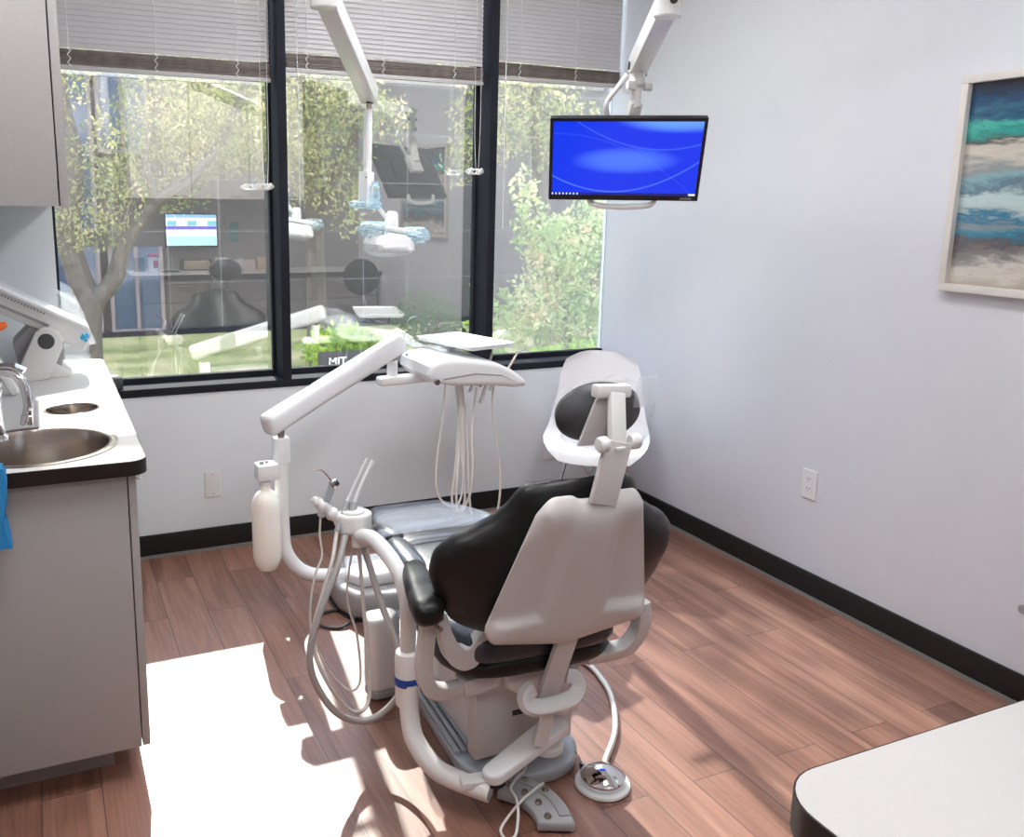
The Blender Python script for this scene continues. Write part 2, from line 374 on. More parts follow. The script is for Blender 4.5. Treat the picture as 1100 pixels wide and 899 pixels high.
def rrect(x0, x1, y0, y1, r, n=6):
    out = []
    for cx, cy, a in ((x1-r,y0+r,-pi/2),(x1-r,y1-r,0),(x0+r,y1-r,pi/2),(x0+r,y0+r,pi)):
        for k in range(n+1): t = a+pi/2*k/n; out.append((cx+r*cos(t), cy+r*sin(t)))
    return out
def circ(cx, cy, r, n=48, ry=None): return [(cx+r*cos(2*pi*k/n), cy+(ry or r)*sin(2*pi*k/n)) for k in range(n)]
def basis(o, x, y, z):
    Mx = Matrix((Vector(x), Vector(y), Vector(z))).transposed().to_4x4(); Mx.translation = Vector(o); return Mx
def loft(rings, cap=True, closed=True):
    t = bmesh.new(); R = [[t.verts.new(p) for p in r] for r in rings]; n = len(R[0])
    for a, c in zip(R, R[1:]):
        for k in range(n if closed else n-1): t.faces.new((a[k], a[(k+1)%n], c[(k+1)%n], c[k]))
    if cap: t.faces.new(R[0][::-1]); t.faces.new(R[-1])
    return t
def subsurf(t, lv=1):
    me = bpy.data.meshes.new('t'); t.to_mesh(me); t.free(); o = bpy.data.objects.new('t', me); C.objects.link(o)
    md = o.modifiers.new('s', 'SUBSURF'); md.levels = lv
    dg = bpy.context.evaluated_depsgraph_get(); m2 = bpy.data.meshes.new_from_object(o.evaluated_get(dg)); r = bmesh.new(); r.from_mesh(m2)
    bpy.data.objects.remove(o); bpy.data.meshes.remove(me); bpy.data.meshes.remove(m2); return r
def textmesh(s, size, Mx, ext=.001):
    cu = bpy.data.curves.new('t', 'FONT'); cu.body = s; cu.size = size; cu.extrude = ext; cu.align_x = 'LEFT'
    o = bpy.data.objects.new('t', cu); C.objects.link(o); dg = bpy.context.evaluated_depsgraph_get(); me = bpy.data.meshes.new_from_object(o.evaluated_get(dg))
    t = bmesh.new(); t.from_mesh(me); bpy.data.objects.remove(o); bpy.data.curves.remove(cu); bpy.data.meshes.remove(me); t.transform(Mx); return t

def puff_case(c, rx, ry, h):
    R = []
    for f, z in ((.9,0),(1,.15*h),(1,.5*h),(.92,.8*h),(.7,.95*h),(.3,h)): R.append([(c[0]+rx*f*cos(2*pi*k/24), c[1]+ry*f*sin(2*pi*k/24), c[2]+z) for k in range(24)])
    return loft(R)
# ================================================================== ROOM SHELL
XL, YB, ZC = -3.07, -5.25, 2.72          # left wall, passage end, ceiling
struct('floor', box(XL-.1, .1, YB-.1, .0, -.08, 0), M_floor, loc=(0,0,0))
struct('ceiling', box(XL-.1, .1, YB-.1, .16, ZC, ZC+.1), M_ceil)
struct('wall_right', box(0, .12, YB, .16, 0, ZC), M_wallR)
struct('wall_left', box(XL-.12, XL, YB, .16, 0, ZC), M_wallD)
struct('wall_window', join(box(XL, 0, 0, .16, 0, .695), box(XL, -2.60, 0, .16, .695, ZC)), M_wallB)
struct('wall_rear', box(-2.06, 0, -3.87, -3.75, 0, ZC), M_wallD)
struct('wall_passage', box(-2.06, -1.94, YB, -3.87, 0, ZC), M_wallD)
struct('wall_passage_end', box(XL, -2.06, YB-.12, YB, 0, ZC), M_wallD)
def baseboard(name, x0, x1, y0, y1, par):
    o = struct(name, box(x0, x1, y0, y1, .012, .100, .003), M_base); return o
baseboard('baseboard_window_wall', -2.5, -.012, -.012, 0, None)
baseboard('baseboard_right', -.012, 0, -3.75, 0, None)
struct('trim_1', box(-2.5, -.016, -.016, 0, 0, .012), M_baseg)
struct('trim_2', box(-.016, 0, -3.75, 0, 0, .012), M_baseg)

# windows: three bays between dark mullions, glass at y = .135
GY = .135
bays = [(-2.60, -1.723), (-1.685, -.745), (-.708, 0.)]
sill = join(box(-2.60, 0, -.006, .115, .695, .728, .002), box(-2.60, 0, .115, .15, .695, .752, .002), box(-2.6, 0, .115, .15, 2.66, ZC))
struct('trim_3', sill, M_frame)
for i, (mx0, mx1) in enumerate(((-1.723, -1.685), (-.745, -.708))):
    struct('trim_%d' % (4+i), box(mx0, mx1, -.004, .15, .728, ZC, .002), M_frame)
for i, (a, b_) in enumerate(bays):
    fr = box(a, a+.012, .118, .15, .752, 2.66)
    if i < 2: fr = join(fr, box(b_-.012, b_, .118, .15, .752, 2.66))
    w = struct('window_%d' % (i+1), fr, M_frame)
    obj('glass_pane', box(a+.012, b_-(.012 if i < 2 else 0), GY-.003, GY+.003, .752, 2.66), M_glass, w)

# ================================================================== BLINDS
zb = [1.972, 2.020, 2.052]
bl_lab = ['white venetian blind half raised in the left window bay beside the cabinet', 'white venetian blind half raised in the middle window bay between both mullions', 'white venetian blind half raised in the right window bay by the wall corner']
for i, (a, b_) in enumerate(bays):
    a, b_ = a+.012, b_-.012; y = .062
    t = thing('venetian_blind', bl_lab[i], 'blind', ((a+b_)/2, y, zb[i]), 0, 'raised venetian blinds')
    obj('headrail', box(a, b_, y-.02, y+.02, ZC-.045, ZC-.002, .002), M_slat, t)
    s = bmesh.new(); z = zb[i]+.085
    while z < ZC-.06:
        ang = radians(62)
        q = box(a+.003, b_-.003, -.0125, .0125, -.0006, .0006); q.transform(Matrix.Translation((0, y, z)) @ Matrix.Rotation(ang, 4, 'X')); s = join(s, q); z += .0195
    obj('slats', s, M_slat, t)
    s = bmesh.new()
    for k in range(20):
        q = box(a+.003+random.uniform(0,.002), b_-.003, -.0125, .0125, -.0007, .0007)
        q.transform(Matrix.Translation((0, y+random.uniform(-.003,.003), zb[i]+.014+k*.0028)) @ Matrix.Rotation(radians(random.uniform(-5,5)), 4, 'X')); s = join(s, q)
    obj('gathered_slats', s, M_slatb, t, label='stack of gathered white slats tinted brown to look backlit')
    obj('bottom_rail', box(a, b_, y-.013, y+.013, zb[i]-.006, zb[i]+.010, .002), M_slat, t)
    L = b_-a
    for fx in ((.1, .47, .84) if i < 2 else (.18, .62)):
        cx = a+L*fx
        q = tube([(cx, y-.015, zb[i]+.075), (cx, y-.015, ZC-.05)], .0012, 5, smooth=False)
        q = tube([(cx, y+.015, zb[i]+.075), (cx, y+.015, ZC-.05)], .0012, 5, smooth=False, b=q)
        for k in range(5): q = tube([(cx-.006*(-1)**k, y-.015, zb[i]+.075-k*.014), (cx+.006*(-1)**k, y-.016, zb[i]+.061-k*.014)], .0018, 5, smooth=False, b=q)
        obj('ladder_cord', q, M_cord, t)
    wx = a+.045 if i else a+.3
    wl = [1.75, 1.43, 1.37][i]
    if i: obj('tilt_wand', tube([(wx, y-.022, ZC-.05), (wx+.004, y-.025, wl)], .0028, 8, smooth=False), M_clearfilm if i == 1 else M_cord, t)
    if i < 2:
        cx = b_-.035; zc = [1.545, 1.63][i]
        for dx in (-.012, .012): obj('lift_cord', tube([(cx+dx, y-.028, ZC-.05), (cx+dx*1.2, y-.03, zc+.25), (cx+dx*.5, y-.034, zc)], .0011, 5), M_cord, t)
        q = bmesh.new()
        for k in range(7):
            aa = random.uniform(0, 6.28); r1 = .026
            q = tube([(cx-.034+r1*cos(aa+u)*1.1+.01*k*.6, y-.04+.006*sin(3*u+k), zc+.012*sin(aa+u*1.0)) for u in (0, 1.2, 2.4, 3.6, 4.8, 6.0)], .0022, 6, 4, b=q)
        for k in range(2): q = cyl((cx-.05+.05*k, y-.045, zc-.012), (cx-.03+.05*k, y-.045, zc+.014), .006, 10, b=q)
        obj('cord_tassels', q, M_cord, t)

# ================================================================== OUTLETS, WALL ITEMS
def plate(name, label, cx, cz, onright=False, kind='blank', sw=.070, sh=.114):
    if onright: t = thing(name, label, 'outlet', (0, cx, cz-sh/2)); Mx = basis((-.0005, cx, cz), (0,-1,0), (0,0,1), (-1,0,0))
    else: t = thing(name, label, 'outlet', (cx, 0, cz-sh/2)); Mx = basis((cx, -.0005, cz), (1,0,0), (0,0,1), (0,-1,0))
    q = prism(rrect(-sw/2, sw/2, -sh/2, sh/2, .004), 0, .006, .002, Mx=Mx); obj('cover_plate', q, M_white2 if not onright else M_white, t)
    if kind == 'decora':
        q = prism(rrect(-.0165, .0165, -.034, .034, .003), .0055, .008, .0006, Mx=Mx); obj('receptacle', q, M_white, t)
        q = bmesh.new()
        for zz in (-.019, .019):
            for dx in (-.006, .006): q = box(dx-.0012, dx+.0012, zz, zz+.008, .0079, .0083, b=q)
            q = join(q, prism(circ(0, zz-.006, .0022, 10), .0079, .0083))
        q.transform(Mx); obj('slots', q, M_blackp, t)
    else:
        for zz in (-.042, .042): obj('screw', prism(circ(0, zz, .003, 10), .0055, .0068, Mx=Mx), M_greyd, t)
plate('blank_wall_plate', 'white blank wall plate under the window left of the water bottle', -2.040, .293)
plate('wall_outlet', 'white wall plate low on the window wall beside the white shell chair', -.372, .283)
plate('wall_outlet', 'white duplex outlet on the pale right wall', -1.32, .443, True, 'decora')
t = lathe([(0,0),(.016,0),(.018,.004),(.016,.012),(.008,.016),(.007,.03),(.014,.034),(.015,.04),(.012,.044),(0,.045)], (0,-2.195,.318), 20, (-1,0,0))
tag(obj('door_stop', t, M_greyd, loc=(0,-2.195,.30)), 'small grey round bumper on the right wall at the photo edge', 'door stop')

# framed picture
py0, py1, pz0, pz1 = -2.66, -1.783, 1.235, 1.892
t = thing('framed_picture', 'abstract teal and sand painting in a whitewashed frame on right wall', 'picture', (0, (py0+py1)/2, pz0))
q = bmesh.new(); w = .024
for a in ((py0, py1, pz0, pz0+w), (py0, py1, pz1-w, pz1), (py0, py0+w, pz0+w, pz1-w), (py1-w, py1, pz0+w, pz1-w)): q = box(-.034, -.001, *a, b=q, bev=.003)
obj('frame', q, M_frameart, t)
o = obj('canvas', box(-.014, -.003, py0+w-.003, py1-w+.003, pz0+w-.003, pz1-w+.003), M_art, t)

# ================================================================== LEFT CABINETS, WORKTOP, SINK
CT = .8725
t = thing('base_cabinet', 'grey laminate base cabinet with end panel under the sink counter', 'cabinet', (-2.78,-.8,0))
obj('body', join(box(XL+.001, -2.502, -1.545, -1.527, .10, .836, .001), box(XL+.001, -2.502, -.078, -.06, .10, .836), box(XL+.001, -2.502, -1.527, -.078, .10, .118),
    box(XL+.001, XL+.012, -1.527, -.078, .118, .836)), M_lam, t)
obj('toe_kick', box(XL+.001, -2.565, -1.44, -.06, 0, .099), M_lam, t)
for k in range(3):
    y0 = -1.545+k*.495; d = obj('door', box(-2.499, -2.480, y0+.002, y0+.492, .10, .832, .0015), M_lam, t)
    obj('handle', tube([(-2.48, y0+.20, .76), (-2.455, y0+.20, .76), (-2.455, y0+.30, .76), (-2.48, y0+.30, .76)], .004, 8, smooth=False), M_chrome, d)
out = [(XL+.002, -.05), (XL+.002, -1.572)] + [(-2.497+.042*cos(a), -1.530+.042*sin(a)) for a in [(-pi/2)+pi/2*k/8 for k in range(9)]] + [(-2.497+.042*cos(a), -.092+.042*sin(a)) for a in [pi/2*k/8 for k in range(9)]]
sc = (-2.70, -1.345); hc = (-2.60, -.932)
t = thing('worktop', 'white sink counter with dark brown edge along left wall', 'worktop', (-2.78,-.8,.837))
obj('slab', prism(out, CT-.034, CT+.0005, 0, [circ(*sc, .178), circ(*hc, .074)]), M_top, t)
def edgeband(outline, z0, z1, th):
    q = bmesh.new(); n = len(outline); ar = sum(outline[i][0]*outline[(i+1)%n][1]-outline[(i+1)%n][0]*outline[i][1] for i in range(n))
    A, B = [], []
    for i, p in enumerate(outline):
        d = Vector(outline[(i+1)%n])-Vector(outline[i-1]); d.normalize(); nn = Vector((d.y, -d.x))*(1 if ar > 0 else -1)
        A.append(p); B.append((p[0]+nn.x*th, p[1]+nn.y*th))
    R = [[(p[0],p[1],z0) for p in A], [(p[0],p[1],z1) for p in A], [(p[0],p[1],z1) for p in B], [(p[0],p[1],z0) for p in B]]
    R.append(R[0]); return loft(R, cap=False)
obj('edge_band', edgeband(out, CT-.036, CT, .0022), M_edge, t)
t = thing('sink', 'round stainless steel sink set in white counter', 'sink', (sc[0], sc[1], .70))
rp = [(.198,CT+.0005),(.197,CT+.0035),(.186,CT+.005),(.176,CT+.002),(.172,CT-.008),(.168,CT-.10),(.155,CT-.150),(.12,CT-.165),(.03,CT-.170),(0,CT-.170)]
def pan(prof, c):
    tt = bmesh.new(); seg = 48; rings = [[tt.verts.new((c[0]+r*cos(2*pi*k/seg), c[1]+r*sin(2*pi*k/seg), z)) for k in range(seg)] for r, z in prof[:-1]]
    for a, d in zip(rings, rings[1:]):
        for k in range(seg): tt.faces.new((a[k], a[(k+1)%seg], d[(k+1)%seg], d[k]))
    tt.faces.new(rings[-1]); return tt
obj('bowl', pan(rp, sc), M_steel, t); obj('drain', lathe([(0,0),(.028,0),(.03,.003),(.012,.004),(0,.004)], (sc[0], sc[1], CT-.1698)), M_chrome, t)
t = thing('waste_chute', 'small round steel rimmed waste opening in white counter', 'waste opening', (hc[0], hc[1], .74))
obj('ring', pan([(.0785,CT+.0005),(.077,CT+.003),(.073,CT+.002),(.070,CT-.01),(.070,CT-.13),(.0,CT-.13)], hc), M_steel, t)

# faucet
t = thing('faucet', 'chrome faucet at the left edge beside the round sink', 'faucet', (-2.80,-1.23,CT))
obj('body', lathe([(0,0),(.034,0),(.032,.008),(.024,.014),(.021,.05),(.020,.11),(.024,.125),(.024,.15),(.014,.165),(0,.168)], (-2.795,-1.235,CT)), M_chrome, t)
obj('spout', tube([(-2.795,-1.235,CT+.10),(-2.785,-1.24,CT+.165),(-2.755,-1.25,CT+.178),(-2.722,-1.26,CT+.155),(-2.712,-1.265,CT+.10),(-2.716,-1.265,CT+.06)], .0125, 14), M_chrome, t)
obj('aerator', cyl((-2.716,-1.265,CT+.066),(-2.720,-1.266,CT+.040), .0155, 18), M_chrome, t)
obj('lever', tube([(-2.795,-1.235,CT+.16),(-2.79,-1.235,CT+.185),(-2.75,-1.24,CT+.192),(-2.715,-1.25,CT+.178)], .010, 10, flat=(.030,.010)), M_chrome, t)

# plate scanner
t = thing('film_scanner', 'tilted white desktop scanner with grey pivot disc on the counter', 'scanner', (-2.72,-.33,CT))
ys, ye = -.42, -.22
def yprism(out, y0, y1, bev): return prism(out, -y1, -y0, bev, Mx=basis((0,0,0), (1,0,0), (0,0,1), (0,-1,0)))
obj('housing', yprism([(-2.96,1.265),(-2.80,1.192),(-2.512,1.040),(-2.505,1.018),(-2.535,.960),(-2.562,.972),(-2.66,1.035),(-2.80,1.108),(-2.985,1.19)], ys+.012, ye, .006), M_white2, t)
obj('lid', yprism([(-2.93,1.258),(-2.80,1.200),(-2.515,1.047),(-2.520,1.036),(-2.80,1.186),(-2.935,1.244)], ys+.006, ye+.002, .003), M_white, t)
q = bmesh.new()
for k in range(16): 
    f = k/15; q = join(q, box(-2.80+f*.145-.003, -2.80+f*.145+.002, ys+.0035, ys+.006, 1.176-f*.076-.002, 1.176-f*.076+.002))
obj('vent_slots', q, M_dark, t)
obj('groove', yprism([(-2.80,1.142),(-2.64,1.060),(-2.645,1.052),(-2.80,1.132)], ys+.008, ys+.013, .0), M_greyd, t)
foot = [(-2.768,CT),(-2.690,CT),(-2.655,CT+.004),(-2.640,.905),(-2.603,.985),(-2.602,1.008),(-2.612,1.035),(-2.635,1.052),(-2.665,1.054),(-2.688,1.040),(-2.700,1.015)]
br = obj('bracket', yprism(foot, ys-.028, ys+.010, .004), M_white2, t)
obj('pivot_disc', cyl((-2.655,ys-.031,1.008),(-2.655,ys-.026,1.008), .027, 30), M_dark, br)
obj('foot_pad', yprism([(-2.70,CT),(-2.585,CT),(-2.577,.889),(-2.60,.905),(-2.66,.94),(-2.69,.91)], ys+.012, ye, .003), M_white2, t)
obj('rear_column', yprism([(-2.74,CT),(-2.62,CT),(-2.60,.95),(-2.62,1.03),(-2.70,1.06),(-2.76,1.0)], ys+.02, ye-.02, .006), M_greyd, t)
t = thing('plastic_bag', 'crumpled clear plastic bag standing behind the white scanner', 'bag', (-2.56,-.16,CT))
def crumple(pts, d0, d1, amp, seed):
    rnd = random.Random(seed); n = len(pts); cx = sum(p[0] for p in pts)/n; cz = sum(p[1] for p in pts)/n; rings = []
    for f, yy in ((.3, d0-.0), (.85, d0+.01), (1., (d0+d1)/2), (.85, d1-.01), (.3, d1)):
        rings.append([(cx+(p[0]-cx)*f+rnd.uniform(-amp,amp), yy+rnd.uniform(-amp,amp)*1.2, max(cz+(p[1]-cz)*f+rnd.uniform(-amp,amp), CT+.001)) for p in pts])
    return loft(rings)
obj('film', crumple([(-2.62,CT+.002),(-2.62,1.0),(-2.61,1.155),(-2.575,1.14),(-2.54,1.118),(-2.515,1.05),(-2.497,.99),(-2.500,.93),(-2.512,CT+.002)], -.19, -.08, .006, 3), M_clearfilm, t, smooth=15)
q = lathe([(0,0),(.006,0),(.009,.008),(.013,.010),(.014,.016),(.008,.02),(.010,.028),(.0,.032)], (-2.545,-.445,1.012), 14, (1,.0,.45))
q = join(q, box(-2.535,-2.523,-.450,-.440,1.0,1.028,.003))
tag(obj('blue_clip', q, M_cyan), 'bright blue plastic clip on the low end of the white scanner', 'clip')
# things at the left photo edge
t = thing('handheld_device', 'white handheld device with black buttons at the left edge behind faucet', 'device', (-2.80,-.66,CT))
obj('case', bar((-2.755,-.66,CT+.004),(-2.838,-.66,1.065), .055, .026, .008), M_white, t)
obj('button', bar((-2.786,-.6745,.965),(-2.796,-.6745,.99), .012, .006, .002), M_blackp, t)
obj('button', bar((-2.800,-.6745,.998),(-2.806,-.6745,1.014), .012, .006, .002), M_blackp, t)
q = lathe([(0,0),(.008,0),(.013,.01),(.014,.03),(.010,.045),(.005,.05),(0,.05)], (-2.812,-.66,1.083), 14, (1,0,.35))
q = join(q, cyl((-2.812,-.66,1.083),(-2.826,-.66,1.055),.008,12))
tag(obj('orange_cap', q, M_orange), 'orange cap on the white handheld device at left edge', 'cap')
rng = [[(-2.795+.028*sin(a)+.006*sin(3*a+z*40), -1.588+.010*cos(a)+.003*cos(5*a), z) for a in [2*pi*k/24 for k in range(24)]] for z in [.70+.010*k for k in range(20)]]
q = join(loft(rng), box(-2.823,-2.770,-1.592,-1.50,CT+.001,CT+.008,.003)); tag(obj('blue_towel', q, M_bluecl), 'blue cloth hanging over the counter edge at far left', 'cloth')

q = puff_case((-2.425,.055,.729), .05, .04, .055)
tag(obj('sill_case', q, M_dark), 'small dark rounded case on window sill behind the sink counter', 'case')
# upper cabinet
t = thing('wall_cabinet', 'grey laminate upper cabinet on the left wall by window', 'cabinet', (-2.8,-.8,1.473))
obj('body', box(XL+.001, -2.612, -1.545, -.012, 1.473, 2.45, .001), M_lam, t)
for k in range(3):
    y0 = -1.545+k*.511; obj('door', box(-2.609, -2.590, y0+.001, y0+.509, 1.473, 2.45, .0015), M_lam, t)

# ================================================================== REAR COUNTER (near corner of the photo)
NZ = .91; NX, NY = -2.012, -3.155
out = [(-.003,-3.748), (-.003, NY)] + [(NX+.06+.06*cos(a), NY-.06+.06*sin(a)) for a in [pi/2+pi/2*k/8 for k in range(9)]] + [(NX,-3.748)]
t = thing('worktop', 'white rear counter with dark edge filling the lower right corner', 'worktop', (-1.0,-3.4,NZ-.038))
obj('slab', prism(out, NZ-.038, NZ+.0005, 0), mat('white_laminate_dimmed', (.57,.55,.53), .28, var=.02, scale=300), t); obj('edge_band', edgeband(out[1:-1] + [out[-1]], NZ-.040, NZ, .0022), M_edge, t)  # same white laminate, colour darkened to offset the strong light here
labs = ['taupe base cabinet with drawers at the open end of rear counter', 'taupe base cabinet with drawers in the middle of rear counter', 'taupe base cabinet with drawers against the right wall']
for k in range(3):
    x0, x1 = -1.93+k*.64, -1.93+(k+1)*.64-.003
    t = thing('base_cabinet', labs[k], 'cabinet', ((x0+x1)/2,-3.45,0), 0, 'base cabinets under the rear counter')
    obj('body', box(x0, x1, -3.748, -3.222, .10, NZ-.042, .001), M_lam, t); obj('toe_kick', box(x0, x1, -3.748, -3.29, 0, .099), M_lamdark, t)
    for (z0, z1) in ((.69,.865),(.50,.685),(.105,.495)):
        d = obj('drawer', box(x0+.003, x1-.003, -3.219, -3.20, z0, z1, .0015), M_lam, t)
        zc = z1-.045; xc = (x0+x1)/2; obj('handle', tube([(xc-.05,-3.20,zc),(xc-.05,-3.178,zc),(xc+.05,-3.178,zc),(xc+.05,-3.20,zc)], .0045, 8, smooth=False), M_chrome, d)
t_x = [-1.96, -1.50, -1.04, -.58]
M_cabw = mat('white_cabinet_laminate', (.80,.77,.74), .35, var=.02)
ulab = ['pale upper cabinet above the rear counter, at its free end', 'pale upper cabinet above the rear screen', 'pale upper cabinet above the rear counter toward right wall']
for k in range(3):
    x0, x1 = t_x[k], t_x[k+1]-.003
    t = thing('wall_cabinet', ulab[k], 'cabinet', ((x0+x1)/2,-3.6,1.49), 0, 'upper cabinets over the rear counter')
    obj('body', box(x0, x1, -3.748, -3.452, 1.492, 2.50, .001), M_cabw, t); d = obj('door', box(x0+.002, x1-.002, -3.449, -3.430, 1.492, 2.50, .0015), M_cabw, t)
    obj('handle', tube([(x1-.14,-3.43,1.51),(x1-.14,-3.41,1.51),(x1-.05,-3.41,1.51),(x1-.05,-3.43,1.51)], .004, 8, smooth=False), M_chrome, d)
# rear monitor (rests on wall) : screen faces the window
t = thing('wall_monitor', 'flat screen showing a pale schedule on the rear wall', 'monitor', (-1.48,-3.72,1.11), pi)
obj('mount', box(-.06,.06,-.045,.02,.08,.20,.004), M_dark, t, local=True)
obj('bezel', box(-.213,.213,-.062,-.035,-.012,.262,.003), M_blackp, t, local=True)
SM2 = m_screen('schedule_screen', 'sched', -.203, .203, 0, .252, 3.0)
obj('screen', box(-.203,.203,-.0655,-.0615,0,.252), SM2, t, local=True)
XFr = Matrix.Rotation(pi, 4, 'Z')
t = thing('wipes_tub', 'white tub with red lid on the rear counter', 'tub', (-1.80,-3.58,NZ))
obj('tub', lathe([(0,0),(.042,0),(.046,.004),(.048,.10),(.046,.118),(0,.118)], (-1.80,-3.58,NZ)), M_white, t); obj('lid', lathe([(0,.116),(.05,.116),(.051,.12),(.050,.136),(.044,.142),(0,.144)], (-1.80,-3.58,NZ)), M_red, t)
obj('label', box(-1.81,-1.775,-3.5325,-3.5310,NZ+.03,NZ+.09), M_red, t)
tag(obj('speaker_box', box(-1.95,-1.87,-3.65,-3.57,NZ,NZ+.11,.006), M_blackp), 'small black box at the end of rear counter', 'box')
t = thing('file_tray', 'beige tray of papers below the rear screen', 'tray', (-1.46,-3.62,NZ))
obj('tray', join(box(-1.58,-1.34,-3.70,-3.56,NZ,NZ+.01), box(-1.58,-1.57,-3.70,-3.56,NZ+.01,NZ+.09), box(-1.35,-1.34,-3.70,-3.56,NZ+.01,NZ+.09)), M_dark, t)
obj('papers', box(-1.565,-1.355,-3.695,-3.57,NZ+.01,NZ+.075,.002), mat('beige_card', (.45,.36,.26), .7), t)
tag(obj('tissue_box', box(-1.14,-.98,-3.66,-3.56,NZ,NZ+.08,.004), mat('pale_card', (.62,.52,.50), .7)), 'pale tissue box on the rear counter', 'box')
tag(obj('glove_box', box(-.96,-.84,-3.68,-3.58,NZ,NZ+.10,.004), mat('tan_card', (.55,.42,.30), .7)), 'tan glove box nearest the right end of rear counter', 'box')
q = box(-1.16,-1.08,-3.7495,-3.744,1.14,1.30); q.transform(Matrix.Translation((-1.12,0,1.22))@Matrix.Rotation(.12,4,'Y')@Matrix.Translation((1.12,0,-1.22)))
tag(obj('note_sheet', q, M_teal), 'teal paper note on the rear wall beside the screen', 'note')
tag(obj('keyboard', box(-1.76,-1.62,-3.50,-3.42,NZ,NZ+.012,.004), M_dark), 'dark flat keyboard on the rear counter', 'keyboard')

# stool in front of the rear counter (only its reflection shows)
sx, sy = -.52, -2.72
t = thing('operator_stool', 'black operator stool with round backrest by the right wall', 'stool', (sx,sy,0))
q = bmesh.new()
for k in range(5):
    a = 2*pi*k/5; q = bar((sx,sy,.075),(sx+.26*cos(a),sy+.26*sin(a),.055), .035, .025, .006, b=q)
obj('base', q, M_blackp, t)
for k in range(5):
    a = 2*pi*k/5; obj('caster', lathe([(0,0),(.02,0),(.025,.005),(.025,.02),(.02,.025),(0,.025)], (sx+.255*cos(a)-.0,sy+.255*sin(a)-.0125,.025), 16, (0,1,0)), M_blackp, t)
obj('column', cyl((sx,sy,.075),(sx,sy,.47),.022), M_chrome, t)
obj('seat', lathe([(0,0),(.16,0),(.185,.015),(.19,.04),(.175,.065),(.10,.075),(0,.075)], (sx,sy,.46)), M_black, t)
obj('back_arm', tube([(sx+.05,sy,.46),(sx+.22,sy-.02,.47),(sx+.24,sy-.03,.60),(sx+.20,sy-.03,.80)], .014, 10), M_chrome, t)
obj('backrest', lathe([(0,0),(.12,.005),(.145,.02),(.14,.05),(.10,.06),(0,.062)], (sx+.20,sy-.02,.90), 28, (-.5,.86,.05)), M_black, t)

# ================================================================== CEILING LIGHTS
for k, (x, y) in enumerate(((-1.25,-.9+.0),(-1.25,-2.6),(-2.6,-2.1),(-2.55,-4.3))):
    t = thing('ceiling_light', ['square recessed ceiling light panel over the delivery tray', 'square recessed ceiling light panel over the rear counter', 'square recessed ceiling light panel near the left cabinets', 'square recessed ceiling light panel in the passage'][k], 'ceiling light', (x,y,ZC-.02), 0, 'recessed ceiling lights')
    q = bmesh.new()
    for a in ((x-.3,x+.3,y-.3,y-.28),(x-.3,x+.3,y+.28,y+.3),(x-.3,x-.28,y-.28,y+.28),(x+.28,x+.3,y-.28,y+.28)): q = box(*a, ZC-.015, ZC-.0005, b=q)
    obj('frame', q, M_white, t); obj('diffuser', box(x-.28,x+.28,y-.28,y+.28,ZC-.010,ZC-.002), M_panel, t)
CAMV = (-2.66721, -3.77213, 1.49441, 0.42074, -0.19588, 0.01279, 966.44818, 472.19849, 408.08150)
# ================================================================== DENTAL CHAIR
CH = thing('dental_chair', 'black dental chair with pale grey back shell in the middle of the floor', 'dental chair', (-1.56,-1.5,0), -.06)
def se(hw, th, xc=0, zc=0, n=32, ex=.45, ez=.7, bend=0):
    r = []
    for k in range(n):
        a = 2*pi*k/n; ca, sa = cos(a), sin(a)
        x = hw*abs(ca)**ex*(1 if ca >= 0 else -1); z = th/2*abs(sa)**ez*(1 if sa >= 0 else -1)
        r.append((xc+x, zc+z+bend*x*x))
    return r
def lpad(stations, m, name, parent, xc=0, ex=.45, ez=.7, label=None, lv=1, bend=0):
    """pad lofted along local y; stations = (y, half width, z of centre, thickness)"""
    rings = [[(p[0], y, p[1]) for p in se(hw, th, xc, zc, ex=ex, ez=ez, bend=bend)] for y, hw, zc, th in stations]
    return obj(name, subsurf(loft(rings), lv), m, parent, local=True, label=label, smooth=50)
# seat and leg pads
lpad([(-.53,.10,.435,.03),(-.525,.19,.435,.07),(-.50,.215,.435,.09),(-.3,.225,.437,.095),(-.08,.225,.445,.10),(.04,.215,.452,.095),(.075,.205,.452,.07),(.08,.17,.452,.03)], M_cush, 'seat', CH)
lpad([(.070,.17,.450,.03),(.075,.205,.450,.07),(.11,.21,.452,.09),(.25,.185,.442,.085),(.42,.150,.420,.075),(.50,.128,.408,.065),(.522,.118,.405,.04),(.526,.09,.405,.015)], M_cush, 'leg_rest', CH)
for s in (-1, 1):
    lpad([(-.12,.010,.480,.01),(-.11,.030,.480,.04),(-.06,.038,.482,.055),(.06,.037,.484,.055),(.11,.030,.484,.045),(.12,.01,.484,.01)], M_cush, 'bolster', CH, xc=s*.185, ez=.9, ex=.8)
    lpad([(.125,.010,.480,.01),(.135,.028,.480,.04),(.17,.034,.480,.05),(.25,.031,.472,.048),(.31,.024,.464,.035),(.32,.01,.464,.01)], M_cush, 'bolster', CH, xc=s*.170, ez=.9, ex=.8)
# clear sleeve over the toe end
rings = [[(p[0], y, p[1]) for p in se(hw, th, 0, zc, ex=.22, ez=.5)] for y, hw, zc, th in ((.13,.222,.462,.082),(.135,.224,.462,.09),(.25,.200,.450,.098),(.42,.165,.430,.088),(.535,.140,.416,.07))]
obj('clear_sleeve', loft(rings, cap=False), M_sheet, CH, local=True, label='clear plastic sleeve over the toe end', smooth=60)
